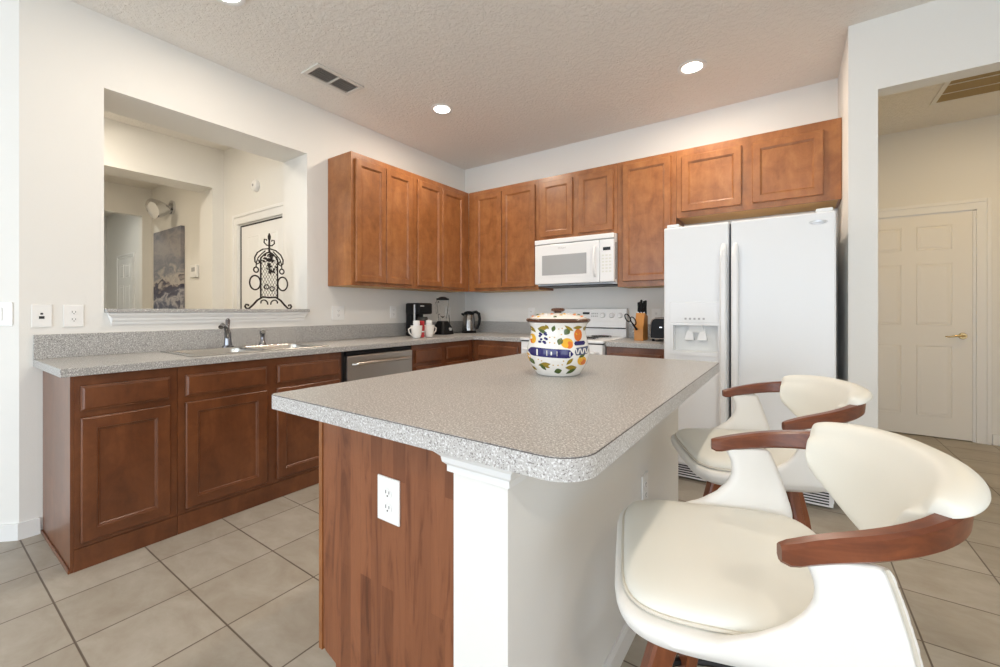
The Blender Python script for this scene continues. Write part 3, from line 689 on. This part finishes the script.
for u, z, dx_, dz_ in ((-3.42, 2.50, -.35, .04), (-3.31, 2.46, .06, -.06)):
    w = MB(FE); a_ = Vector((u, .05, z)); dr = Vector((dx_, .22, dz_)).normalized()
    w.tube([(-3.36, .02, 2.50), tuple(a_), tuple(a_+dr*.03), tuple(a_+dr*.12), tuple(a_+dr*.2)], [.014, .018, .055, .09, .10], 18); w.build('spot_head', chrome, t, smooth=True)

# wrought iron scroll stand on the ledge
t = thing('iron_scroll_ornament', 'black wrought iron scroll ornament standing on the ledge of the wall opening', 'ornament', (-.17, -2.225, 1.178))
IY = -2.225; FW = lambda u, z, d=0: (-.17+d, IY+u, 1.178+z)
def spiral(c, r0, r1, a0, a1, n=22):
    return [(c[0]+(r0+(r1-r0)*i/n)*math.cos(a0+(a1-a0)*i/n), c[1]+(r0+(r1-r0)*i/n)*math.sin(a0+(a1-a0)*i/n)) for i in range(n+1)]
def it(w, pts, r=.0042, closed=False): w.tube([FW(u, z) for u, z in pts], r*1.35, 6, closed)
w = MB()
for s in (-1, 1):
    it(w, [(s*.065, .085), (s*.065, .40)], .005)
w2 = [(-.065+.13*i/12, .40+.05*math.sin(PI*i/12)) for i in range(13)]; it(w, w2); it(w, [(-.065, .092), (.065, .092)])
it(w, [(0, .45), (0, .56)], .006); w.build('frame', iron, t, smooth=True)
w = MB(); w.lathe([(.003, 1.178+.54), (.010, 1.178+.555), (.012, 1.178+.575), (.008, 1.178+.59), (.002, 1.178+.605)], (-.17, IY), 12); w.build('finial', iron, t, smooth=True)
for s in (-1, 1):
    w = MB()
    it(w, [(s*u, z) for u, z in [(.0, .09), (.05, .095), (.09, .07), (.12, .035), (.15, .006), (.17, .004), (.18, .02), (.172, .036), (.158, .034), (.155, .022)]], .0055)
    it(w, [(s*u, z) for u, z in spiral((.05, .045), .012, .04, 0, 3.4)], .004); w.build('foot_scroll', iron, t, smooth=True)
    w = MB(); it(w, [(s*(.107+.04*math.cos(a)), .205+.055*math.sin(a)) for a in [2*PI*i/20 for i in range(20)]], .0045, True)
    it(w, [(s*(.10+.018*math.cos(a)), .305+.02*math.sin(a)) for a in [2*PI*i/14 for i in range(14)]], .004, True)
    it(w, [(s*u, z) for u, z in [(.10, .325), (.098, .36), (.085, .40), (.06, .43), (.03, .46)]], .0035)
    it(w, [(s*u, z) for u, z in [(.0, .48), (.05, .47), (.09, .44), (.11, .40), (.108, .365), (.09, .35), (.075, .36), (.08, .385)]], .004)
    it(w, [(s*u, z) for u, z in [(.0, .505), (.02, .505), (.04, .525), (.038, .55), (.02, .55), (.02, .538)]], .0038)
    w.build('side_scroll', iron, t, smooth=True)
w = MB()
for i in range(-6, 8):
    a, b = (-.065+i*.022, .092), (-.065+i*.022+.16, .092+.30)
    for m_ in (1, -1):
        p, q_ = [], []
        seg = [(a[0]+(b[0]-a[0])*k_/30, a[1]+(b[1]-a[1])*k_/30) for k_ in range(31)]
        seg = [(m_*u, z) for u, z in seg if abs(u) <= .066]
        if len(seg) > 1: it(w, [seg[0], seg[-1]], .0010)
w.build('lattice', iron, t)
w = MB()
for c in ((-.02, .175), (.022, .162)): it(w, [(c[0]+.017*math.cos(a), c[1]+.017*math.sin(a)) for a in [2*PI*i/14 for i in range(14)]], .0035, True)
w.build('ring', iron, t, smooth=True)
w = MB(); random.seed(3)
for i in range(46):
    u, z, d_ = random.gauss(0, .028), .405+random.gauss(0, .028), random.uniform(0, .03)
    if i > 30: u, z = random.gauss(0, .014), .33+random.gauss(0, .02)
    a = random.uniform(0, PI*2); r = random.uniform(.012, .02); tl = random.uniform(-.5, .5)
    pts = [(r*math.cos(a), r*math.sin(a)), (.5*r*math.cos(a+1.57), .5*r*math.sin(a+1.57)), (-r*math.cos(a), -r*math.sin(a)), (-.5*r*math.cos(a+1.57), -.5*r*math.sin(a+1.57))]
    w.loops([[FW(u+p_[0], z+p_[1], d_+p_[0]*tl) for p_ in pts], [FW(u+p_[0]*.8, z+p_[1]*.8, d_+.003+p_[0]*tl) for p_ in pts]])
tag(w.build('metal_leaves', iron, t), 'cluster of dark metal grape leaves')

# ------------------------------------------------------------------ counter appliances
CZ = .9145
t = thing('coffee_maker', 'black drip coffee maker behind the white mugs', 'coffee maker', (.20, -.955, CZ))
cx, cy = .20, -.955
w = MB(); w.box((cx-.10, cy-.085, CZ), (cx+.11, cy+.085, CZ+.045), .012); w.build('base', black, t, smooth=True)
w = MB(); w.box((cx-.10, cy-.085, CZ+.04), (cx-.02, cy+.085, CZ+.24), .012); w.build('water_tank', black, t, smooth=True)
w = MB(); w.box((cx-.10, cy-.09, CZ+.215), (cx+.10, cy+.09, CZ+.325), .016); w.build('brew_head', black, t, smooth=True)
w = MB(); w.lathe([(.05, CZ+.047), (.066, CZ+.06), (.07, CZ+.12), (.055, CZ+.175), (.05, CZ+.19)], (cx+.045, cy), 28); w.build('carafe', mat('smoked_glass', (.03, .03, .03), .05), t, smooth=True)
w = MB(); w.box((cx+.1005, cy-.08, CZ+.29), (cx+.1025, cy-.03, CZ+.30)); w.build('badge', greyp, t)
w = MB(); w.box((cx+.02, cy-.0925, CZ+.06), (cx+.04, cy-.0895, CZ+.31), .001); tag(w.build('chrome_strip', chrome, t), 'thin chrome strip on the side')
def mug(cx, cy, hd, label):
    t = thing('coffee_mug', label, 'mug', (cx, cy, CZ), 'white coffee mugs')
    w = MB(); w.lathe([(.026, CZ), (.034, CZ+.004), (.044, CZ+.03), (.049, CZ+.07), (.054, CZ+.115), (.051, CZ+.115), (.043, CZ+.07), (.038, CZ+.03), (.03, CZ+.01)], (cx, cy), 28); w.build('cup', ceram, t, smooth=True)
    w = MB(); w.tube([(cx, cy+hd*.042, CZ+.085), (cx, cy+hd*.07, CZ+.098), (cx, cy+hd*.097, CZ+.085), (cx, cy+hd*.09, CZ+.055), (cx, cy+hd*.065, CZ+.032), (cx, cy+hd*.038, CZ+.03)], .006, 8); w.build('handle', ceram, t, smooth=True)
mug(.43, -1.21, -1, 'white coffee mug with handle pointing left, in front of coffee maker')
mug(.43, -1.05, 1, 'white coffee mug with handle pointing right, in front of coffee maker')
for cy_, lab in ((-1.21, 'left'), (-1.05, 'right')):
    t = thing('paper_packets', 'stack of small white paper packets standing in the %s mug' % lab, 'packets', (.43, cy_, CZ+.012), 'packets in the mugs')
    w = MB(); w.lathe([(.022, CZ+.0105), (.028, CZ+.10), (.030, CZ+.155), (.026, CZ+.16)], (.43, cy_), 16); w.build('packet_stack', plastic, t, smooth=True)
    w = MB(); w.lathe([(.030, CZ+.13), (.032, CZ+.132), (.032, CZ+.135), (.030, CZ+.137)], (.43, cy_), 16, False, False); w.build('rim', plastic, t, smooth=True)
t = thing('coffee_packet', 'red coffee box between the two white mugs', 'box', (.40, -1.13, CZ))
w = MB(); w.box((.375, -1.154, CZ), (.43, -1.106, CZ+.155), .006); w.build('box', red, t)
w = MB(); w.box((.4302, -1.152, CZ+.05), (.4312, -1.108, CZ+.062)); tag(w.build('label_band', plastic, t), 'white band')
# blender
bx, by = .20, -.61
t = thing('countertop_blender', 'black blender with clear jar between coffee maker and kettle', 'blender', (bx, by, CZ))
w = MB(); ls = []
for z, r, e in ((0, .088, .02), (.02, .09, .03), (.08, .078, .035), (.125, .055, .03), (.14, .048, .03)): ls.append([(x, y, CZ+z) for x, y in rrect(bx-r, bx+r, by-r, by+r, e, 4)])
w.loops(ls); w.build('base', black, t, smooth=True)
w = MB(); w.T = lambda u, d, z: (bx+d, by+u, CZ+z)
disk(w, (.02, .055), .016, .085, .10); w.build('dial', greyp, t)
w = MB(); w.lathe([(.042, CZ+.141), (.046, CZ+.165), (.05, CZ+.2), (.066, CZ+.36), (.063, CZ+.36), (.046, CZ+.2), (.04, CZ+.17)], (bx, by), 28); w.build('jar', glass, t, smooth=True)
w = MB(); w.lathe([(.067, CZ+.361), (.068, CZ+.378), (.05, CZ+.382), (.03, CZ+.395), (.02, CZ+.397)], (bx, by), 24); w.build('lid', black, t, smooth=True)
w = MB(); w.tube([(bx, by-.062, CZ+.34), (bx, by-.10, CZ+.335), (bx, by-.105, CZ+.28), (bx, by-.085, CZ+.22), (bx, by-.056, CZ+.21)], .008, 8); w.build('handle', glass, t, smooth=True)
w = MB(); 
for k_ in range(4):
    a = k_*PI/2+.4; w.tube([(bx, by, CZ+.175), (bx+.028*math.cos(a), by+.028*math.sin(a), CZ+.195)], [.005, .002], 6)
w.build('blades', chrome, t)
# kettle
kx, ky = .245, -.225
t = thing('electric_kettle', 'stainless and black electric kettle in the counter corner', 'kettle', (kx, ky, CZ))
w = MB(); w.lathe([(.082, CZ), (.084, CZ+.012), (.074, CZ+.024)], (kx, ky), 32); w.build('power_base', black, t, smooth=True)
w = MB(); w.lathe([(.078, CZ+.026), (.078, CZ+.045), (.076, CZ+.06), (.070, CZ+.13), (.061, CZ+.20), (.058, CZ+.205)], (kx, ky), 36); w.build('body', mat('kettle_steel', (.30, .29, .28), .18, 1), t, smooth=True)
w = MB(); w.lathe([(.060, CZ+.206), (.060, CZ+.225), (.045, CZ+.238), (.015, CZ+.245)], (kx, ky), 32); w.build('lid', black, t, smooth=True)
w = MB(); hd = Vector((.82, .57)); hp = lambda r, z: (kx+hd.x*r, ky+hd.y*r, CZ+z)
w.tube([hp(.04, .228), hp(.08, .235), hp(.112, .215), (hp(.122, .16)), hp(.114, .10), hp(.095, .055), hp(.07, .045)], [.014, .018, .018, .017, .016, .016, .014], 10); w.build('handle', black, t, smooth=True)
w = MB(); w.tube([hp(-.05, .20), hp(-.085, .215)], [.02, .008], 10); w.build('spout', black, t, smooth=True)
w = MB(); w.tube([(kx-.06, ky-.06, CZ+.008), (.18, -.36, CZ+.008), (.12, -.40, CZ+.012), (.08, -.36, CZ+.03), (.04, -.32, CZ+.10), (.012, -.30, CZ+.20)], .004, 6); w.build('cord', black, t, smooth=True)
# knife block
nx, ny = 2.19, -.30
t = thing('knife_block', 'wooden knife block beside the range', 'knife block', (nx, ny, CZ))
w = MB(); ls = []
for x in (nx-.037, nx+.037): ls.append([(x, ny+.06, CZ), (x, ny-.085, CZ), (x, ny-.085, CZ+.10), (x, ny-.03, CZ+.232), (x, ny+.06, CZ+.206)])
w.loops(ls); w.build('block', blockw, t, bev=.003)
for i in range(3):
    for j in range(2):
        b_ = Vector((nx-.023+i*.023, ny-.004+.046*j, CZ+.2325-j*.021))
        dr = Vector((0, -.30, .954)).normalized()
        tk_ = thing('kitchen_knife', 'black-handled knife in the wooden block, %s row, %s slot' % (['front', 'rear'][j], ['left', 'centre', 'right'][i]), 'knife', tuple(b_), 'knives in the block')
        ln = .085+.016*j+.010*((i*2+j) % 3)
        w = MB(); w.lathe([(.007, b_.z+.006), (.010, b_.z+.016), (.0085, b_.z+.006+ln*.5), (.0105, b_.z+ln), (.006, b_.z+ln+.006)], (b_.x, b_.y), 10); w.build('handle', black, tk_, smooth=True)
        w = MB(); w.box((b_.x-.0012, b_.y-.008, b_.z+.001), (b_.x+.0012, b_.y+.008, b_.z+.006)); w.build('bolster', chrome, tk_)
t = thing('kitchen_scissors', 'black-handled scissors hanging on the front of the knife block', 'scissors', (nx-.03, ny-.09, CZ+.12))
w = MB()
for dx_, dz_ in ((-.062, .03), (-.015, .005)):
    c = Vector((nx-.02+dx_, ny-.112, CZ+.16+dz_)); pts = []
    for i in range(20):
        a = 2*PI*i/20; x_, z_ = .018*math.cos(a), .036*math.sin(a); r_ = .5
        pts.append((c.x+x_*math.cos(r_)-z_*math.sin(r_), c.y, c.z+x_*math.sin(r_)+z_*math.cos(r_)))
    w.tube(pts, .005, 6, True)
w.build('handles', black, t, smooth=True)
w = MB(); w.tube([(nx-.05, ny-.11, CZ+.155), (nx-.005, ny-.108, CZ+.09)], [.006, .01], 6); w.build('pivot', black, t, smooth=True)
# toaster
tx, ty = 2.372, -.25
t = thing('toaster', 'black and chrome toaster partly hidden by the refrigerator', 'toaster', (tx, ty, CZ))
w = MB(); w.T = lambda x, y, z: (x, ty+y, CZ+z)
for_ = [(-.09, .02), (-.095, .05), (-.088, .15), (-.075, .18), (-.05, .192), (.05, .192), (.075, .18), (.088, .15), (.095, .05), (.09, .02)]
w.loops([[(tx+x, y, z) for x, z in for_] for y in (-.13, .13)]); w.build('body', black, t, bev=.008)
w = MB(); w.T = lambda x, y, z: (x, ty+y, CZ+z); w.tube([(tx+x*.93, -.134, z*.96+.004) for x, z in for_], .004, 6, True); w.build('chrome_band', chrome, t, smooth=True)
w = MB(); w.T = lambda x, y, z: (x, ty+y, CZ+z); w.box((tx-.012, -.152, .11), (tx+.012, -.131, .122), .003); w.build('lever', chrome, t)
w = MB(); w.T = lambda x, y, z: (x, ty+y, CZ+z)
for x, y in ((-.07, -.1), (.07, -.1), (-.07, .1), (.07, .1)): w.lathe([(.012, 0), (.012, .021)], (tx+x, y), 12)
w.build('feet', black, t)
w = MB(); w.T = lambda x, y, z: (x, ty+y, CZ+z); w.box((tx-.05, -.1, .1915), (tx-.02, .1, .1935)); w.box((tx+.02, -.1, .1915), (tx+.05, .1, .1935)); w.build('slots', dark, t)

# ------------------------------------------------------------------ decorated jar on the island
jx, jy, jz = 2.466, -2.397, .9147
t = thing('ceramic_jar', 'hand-painted white ceramic jar with fruit pattern on the island', 'jar', (jx, jy, jz))
K = .000512
prof = [(150, 2), (160, 0), (168, 4), (176, 12), (186, 30), (208, 70), (230, 115), (242, 155), (245, 185), (240, 225), (228, 270), (217, 320), (212, 360), (214, 385), (224, 410), (238, 430)]
def jr(z):   # radius at height (crop units)
    for (r0, z0), (r1, z1) in zip(prof[1:], prof[2:]):
        if z0 <= z <= z1: return r0+(r1-r0)*(z-z0)/(z1-z0)
    return prof[-1][0]
w = MB(); w.lathe([(r*K, jz+z*K*.95) for r, z in prof]+[(225*K, jz+430*K*.95)], (jx, jy), 64)
ca = math.atan2(-3.9146-jy, 3.2366-jx)
def patch(w, X, Y, shape, mi, off=.0006, seg=1):
    """flat painted shape laid on the glaze: X, Y in crop units about the jar axis and base"""
    w.mi = mi; pts = []
    for x, y in shape:
        zz = max(3, min(428, Y+y)); r = jr(zz); s_ = max(-.995, min(.995, (X+x)/r)); a = ca+math.asin(s_)
        pts.append((jx+(r*K+off)*math.cos(a), jy+(r*K+off)*math.sin(a), jz+zz*K*.95))
    cz_ = max(3, min(428, Y)); r = jr(cz_); s_ = max(-.995, min(.995, X/r)); a = ca+math.asin(s_)
    c = w._v((jx+(r*K+off*1.6)*math.cos(a), jy+(r*K+off*1.6)*math.sin(a), jz+cz_*K*.95))
    vs = [w._v(p) for p in pts]
    for i in range(len(vs)): w._f([c, vs[i], vs[(i+1) % len(vs)]])
    w.mi = 0
def ell(a, b, rot=0, n=16):
    return [(a*math.cos(t_)*math.cos(rot)-b*math.sin(t_)*math.sin(rot), a*math.cos(t_)*math.sin(rot)+b*math.sin(t_)*math.cos(rot)) for t_ in [2*PI*i/n for i in range(n)]]
def lf(a, b, rot=0, n=6):
    o = [(a*(2*i/n-1), b*math.sin(PI*i/n)) for i in range(n+1)]+[(a*(1-2*i/n), -b*math.sin(PI*i/n)) for i in range(1, n)]
    return [(x*math.cos(rot)-y*math.sin(rot), x*math.sin(rot)+y*math.cos(rot)) for x, y in o]
BY = 598
def pp(cx_, cy_): return cx_-345, (BY-cy_)
for (x, y, a, b, rot, mi) in [
    (155, 300, 26, 38, .2, 4), (150, 320, 14, 18, 0, 5), (410, 328, 44, 38, 0, 4), (428, 342, 26, 28, 0, 5), (492, 268, 30, 48, 0, 5), (488, 250, 16, 20, 0, 4),
    (118, 455, 24, 36, .2, 4), (520, 470, 34, 38, 0, 4), (530, 482, 20, 24, 0, 5), (372, 310, 12, 12, 0, 4)]:
    X, Y = pp(x, y); patch(w, X, Y, ell(a, b, rot), mi)
for (x, y, a, b, rot, mi) in [
    (235, 215, 44, 18, .2, 3), (230, 240, 40, 14, -.5, 2), (312, 218, 26, 15, 1.3, 2), (410, 240, 30, 24, .9, 2), (360, 315, 30, 22, 1.2, 2), (490, 210, 36, 14, .1, 3), (425, 215, 40, 12, -.6, 3),
    (150, 225, 40, 14, -.7, 3), (245, 500, 48, 20, .2, 3), (235, 520, 36, 14, -.8, 2), (345, 548, 30, 22, .3, 2), (440, 520, 44, 20, 0, 3), (440, 550, 44, 14, .5, 2), (430, 470, 36, 14, .8, 3), (150, 480, 34, 18, -.8, 2), (160, 540, 34, 12, -.5, 3),
    (545, 220, 20, 14, 1.2, 3), (520, 430, 26, 12, .4, 2), (265, 205, 22, 10, -.9, 3), (265, 515, 24, 10, -.4, 3)]:
    X, Y = pp(x, y); patch(w, X, Y, lf(a, b, rot), mi, .0008)
for i in range(14):
    x, y = 225+random.uniform(-18, 40), 290+random.uniform(-40, 45); X, Y = pp(x, y); patch(w, X, Y, ell(10, 9), 1, .0009)
for x, y in ((285, 285), (320, 285), (285, 325), (320, 328), (350, 220), (375, 215), (370, 262), (200, 460), (225, 470), (345, 500), (375, 495), (385, 465), (310, 500)):
    X, Y = pp(x, y); patch(w, X, Y, ell(6, 5), 7, .0006)
# cobalt banner
seg_ = 14
def banner(w, x0, x1, y0, y1, h, mi):
    w.mi = mi; g_ = []
    for i in range(seg_+1):
        x = x0+(x1-x0)*i/seg_; yc = y0+(y1-y0)*i/seg_; e = min(i, seg_-i)/2.0; hh = h*(1 if e >= 1 else math.sqrt(max(0, 1-(1-e)**2))*.9+.1); col = []
        for sg in (-1, -.5, 0, .5, 1):
            zz = BY-yc+sg*hh; r = jr(zz); a = ca+math.asin(max(-.995, min(.995, (x-345)/r))); col.append(w._v((jx+(r*K+.0012)*math.cos(a), jy+(r*K+.0012)*math.sin(a), jz+zz*K*.95)))
        g_.append(col)
    for i in range(seg_):
        for k_ in range(4): w._f([g_[i][k_], g_[i+1][k_], g_[i+1][k_+1], g_[i][k_+1]])
    w.mi = 0
banner(w, 118, 455, 398, 412, 34, 1); banner(w, 462, 545, 332, 330, 16, 1); banner(w, 466, 575, 396, 386, 30, 8)
for x, hh, ww in ((193, 24, 5), (265, 20, 3), (297, 14, 5), (338, 18, 2), (430, 18, 3)):
    X, Y = pp(x, 400+(x-118)*.04); patch(w, X, Y, [(-ww, -hh), (ww, -hh), (ww, 0), (ww, hh), (-ww, hh), (-ww, 0)], 0, .002)
for i in range(6):
    X, Y = pp(478+i*17, 392); sl = 5 if i % 2 else -5; patch(w, X, Y, [(-4-sl, -20), (4-sl, -20), (4+sl, 20), (-4+sl, 20)], 0, .002)
w.build('vessel', [ceram, cobalt, leaf, leafb, yel, orn, rimg, tan, bluegrey], t, smooth=True)
w = MB(); w.lathe([(236*K, jz+425*K*.95), (248*K, jz+436*K*.95), (250*K, jz+448*K*.95), (240*K, jz+456*K*.95)], (jx, jy), 64); tag(w.build('rim', rimg, t, smooth=True), 'brown glazed rim')
w = MB(); lz = jz+456.5*K*.95; w.lathe([(232*K, lz), (215*K, lz+8*K), (170*K, lz+26*K), (110*K, lz+38*K), (45*K, lz+44*K)], (jx, jy), 48)
for i in range(26):
    a = 2*PI*i/26; rr_ = (195, 160, 130)[i % 3]; h_ = (16, 28, 34)[i % 3]; mi = (1, 2, 3, 4, 0)[i % 5]
    w.mi = mi; c = Vector((jx+rr_*K*math.cos(a), jy+rr_*K*math.sin(a), lz+h_*K+.001)); w.lathe([(14*K, c.z-.003), (12*K, c.z+.001), (4*K, c.z+.0022)], (c.x, c.y), 8)
w.mi = 0
ld = w.build('lid', [ceram, orn, leaf, tan, yel], t, smooth=True)
w = MB(); kz = lz+44.5*K; w.lathe([(30*K, kz-.002), (26*K, kz+4*K), (48*K, kz+12*K), (54*K, kz+22*K), (48*K, kz+34*K), (20*K, kz+38*K)], (jx, jy), 24); tag(w.build('lid_knob', rimg, ld, smooth=True), 'dark brown knob')

# ------------------------------------------------------------------ bar stools
def stool():
    t = thing('bar_stool', 'x', 'bar stool', (0, 0, 0), 'cream bar stools at the island')
    ZS = .670
    # --- shell : pan + wings, fused by remesh
    w = MB()
    def sup(hx0, hx1, hy, e, z, n=40):
        pts = []
        for i in range(n):
            a = 2*PI*i/n; c, s_ = math.cos(a), math.sin(a)
            x = math.copysign(abs(c)**e, c); y = math.copysign(abs(s_)**e, s_)
            pts.append(((x*hx1 if x > 0 else x*-hx0), y*hy*(1 if x < 0 else 1), z))
        return pts
    w.loops([sup(-.13, .11, .13, .6, ZS-.074), sup(-.212, .15, .195, .42, ZS-.060), sup(-.242, .172, .230, .36, ZS-.040), sup(-.250, .180, .240, .36, ZS-.02), sup(-.248, .178, .238, .36, ZS-.008), sup(-.235, .165, .225, .36, ZS-.004)])
    for s_ in (-1, 1):
        rows = []
        T_ = [0, .06, .14, .25, .38, .52, .66, .8, .92, 1.0]
        XF = [-.16, -.138, -.095, -.045, -.008, .016, .026, .024, .014, .008]
        XR = [.150, .156, .158, .156, .150, .143, .135, .127, .119, .113]
        for k_, (tt, xf, xr) in enumerate(zip(T_, XF, XR)):
            z = ZS-.026+tt*(.832-ZS+.021); yo = .242+.016*tt+.0*math.sin(PI*tt); th = .030-.012*tt
            row = []
            m_ = 10
            for i in range(m_+1):
                f = i/m_; row.append((xf+(xr-xf)*f, s_*(yo-.012*math.sin(PI*f)*0), z))
            for i in range(m_, -1, -1):
                f = i/m_; edge = .6 if i in (0, m_) else 1
                row.append((xf+(xr-xf)*f, s_*(yo-th*edge), z))
            rows.append(row)
        w.loops(rows)
    w.local = True
    sh = w.build('seat_shell', creamw, t, smooth='all')
    r = sh.modifiers.new('fuse', 'REMESH'); r.mode = 'VOXEL'; r.voxel_size = .004; r.use_smooth_shade = True
    sm = sh.modifiers.new('soft', 'SMOOTH'); sm.iterations = 24; sm.factor = .7
    # --- cushion
    w = MB(); w.local = True
    cu = lambda k_, z, e=.36: sup(-.232*k_, .172*k_, .212*k_, e, z)
    w.loops([cu(.97, ZS-.012), cu(1.0, ZS-.004), cu(1.0, ZS+.006), cu(.985, ZS+.014), cu(.94, ZS+.020), cu(.8, ZS+.024), cu(.55, ZS+.026), cu(.25, ZS+.026)]); w.build('seat_cushion', cream, t, smooth='all')
    w = MB(); w.local = True; w.tube(sup(-.2335, .1735, .2135, .36, ZS+.001, 72), .0035, 6, True); w.build('seat_piping', piping, t, smooth=True)
    for s_ in (-1, 1):
        w = MB(); w.local = True
        w.tube([(XR[k_]-.010, s_*(.242+.016*T_[k_]+.0005), ZS-.026+T_[k_]*(.832-ZS+.021)) for k_ in range(10)], .0028, 6); w.build('edge_piping', piping, t, smooth=True)
    # --- bentwood arm rail
    WA, RB, X0, XT = .248, .277, .05, -.018
    def railz(x): return .826+.055*max(0, x/.277)**.8
    def arc(dg):
        t_ = math.radians(dg); x = X0+(RB-X0)*abs(math.cos(t_))**.9; y = math.copysign(WA*abs(math.sin(t_))**.82, t_)
        return Vector((x, y, railz(x)))
    P2 = [Vector((XT+(X0-XT)*i/6, -WA-.004*(1-i/6), railz(XT+(X0-XT)*i/6))) for i in range(6)]+[arc(-90+180*i/52) for i in range(53)]+[Vector((X0-(X0-XT)*i/6, WA+.004*i/6, railz(X0-(X0-XT)*i/6))) for i in range(1, 7)]
    w = MB(); w.local = True; rows = []; n = len(P2)
    for i, p in enumerate(P2):
        tg = (P2[min(i+1, n-1)]-P2[max(i-1, 0)]); tg.z = 0; tg.normalize(); nr = Vector((tg.y, -tg.x, 0))
        a = abs(-1+2*i/(n-1)); hw = .0125+.002*(1-a); hh = .0165+.009*(1-a)
        k_ = .72 if i in (0, n-1) else (.95 if i in (1, n-2) else 1)
        hw *= k_; hb = hh*k_; c = .005; lean = .12*(1-a)
        sec = [(-hw, -hb+c), (-hw+c, -hb), (hw-c, -hb), (hw, -hb+c), (hw, hb-c), (hw-c, hb), (-hw+c, hb), (-hw, hb-c)]
        rows.append([tuple(p+nr*(u+v_*lean)+Vector((0, 0, v_))) for u, v_ in sec])
    w.loops(rows); w.build('arm_rail', walnut, t, smooth=True)
    # --- back pad wrapping the rail
    w = MB(); w.local = True; rows = []; D0 = 55; n = 31
    for i in range(n):
        f = -1+2*i/(n-1); f = math.copysign(abs(f)**.85, f); dg = D0*f; p = arc(dg)
        q2 = arc(dg+1.5)-arc(dg-1.5); q2.z = 0; q2.normalize(); nr = Vector((q2.y, -q2.x, 0))
        e = abs(f); ed = max(math.sqrt(max(0, 1-e**9)), .12)
        lo = .745+.066*e**1.4; lo = lo+(1-ed)*.03
        tp = .930-.018*e**2-(1-ed)*.008
        rt = p.z+.0165+.009*(1-abs(dg)/90*.82)+.0025; rb_ = p.z-.022
        k_ = .35+.65*ed; bo = -.085+.025*e**2
        th = .026*k_
        q_ = lambda g: bo*(1-g)+(-.036)*g
        sec = [(bo+th*.7, lo), (bo+th*.2, lo+.003), (bo-.002, lo+.016), (q_(.35)-.002*k_, lo+(tp-lo)*.35), (q_(.65)-.002*k_, lo+(tp-lo)*.65), (-.034*k_, tp-.030), (-.026*k_, tp-.010), (-.012*k_, tp), (.008*k_, tp-.001), (.022*k_, tp-.005), (.030*k_, tp-.012), (.031*k_, tp-.020), (.026*k_, rt+.003), (.018, rt+.001), (-.014, rt), (-.0155, p.z), (-.0165, rb_), (bo+th, lo+.014), (bo+th, lo+.005)]
        rows.append([tuple(Vector((p.x, p.y, 0))+nr*u+Vector((0, 0, z))) for u, z in sec])
    w.loops(rows); bp_ = w.build('back_pad', cream, t, smooth='all')
    sb = bp_.modifiers.new('soft', 'SUBSURF'); sb.levels = 1; sb.render_levels = 2
    # --- legs
    for sx_ in (-1, 1):
        for sy_ in (-1, 1):
            w = MB(); w.local = True; rows = []
            for z, k_ in ((ZS-.062, 0), (.42, .42), (.2, .75), (.0, 1)):
                x = sx_*(.096+.105*k_); y = sy_*(.096+.105*k_); h1 = .028-.011*k_; h2 = .017-.004*k_
                dx_ = Vector((sx_, sy_, 0)).normalized(); dy_ = Vector((-dx_.y, dx_.x, 0))
                rows.append([tuple(Vector((x, y, z))+dx_*a_*h1+dy_*b_*h2) for a_, b_ in ((-1, -.7), (-.8, -1), (.8, -1), (1, -.7), (1, .7), (.8, 1), (-.8, 1), (-1, .7))])
            w.loops(rows); w.build('leg', walnut_leg, t, smooth=True)
    w = MB(); w.local = True; w.lathe([(.05, ZS-.11), (.09, ZS-.10), (.09, ZS-.086)], (0, 0), 24); w.build('swivel_plate', blackm, t, smooth=True)
    w = MB(); w.local = True
    R_ = .245; w.tube([(R_*math.cos(a), R_*math.sin(a), .27) for a in [2*PI*i/48 for i in range(48)]], .010, 8, True); w.build('footrest_ring', blackm, t, smooth=True)
    return t
s1 = stool(); s1.location = (3.162, -2.953, 0); s1.rotation_euler = (0, 0, .313)
s1['label'] = 'cream leather bar stool with walnut arms, the nearest one at lower right'
s2 = copy_tree(s1); s2.location = (3.126, -2.18, 0); s2.rotation_euler = (0, 0, .44)
s2['label'] = 'cream leather bar stool with walnut arms, the farther one near the refrigerator'
for st_, a_ in ((s1, -.44), (s2, -.44)):      # the seats swivel on their legs
    for ch in st_.children:
        if ch.name.startswith('leg') or ch.name.startswith('footrest'): ch.rotation_euler = (0, 0, a_)

# clean helper properties
for o in bpy.data.objects:
    if '_w' in o.keys(): del o['_w']
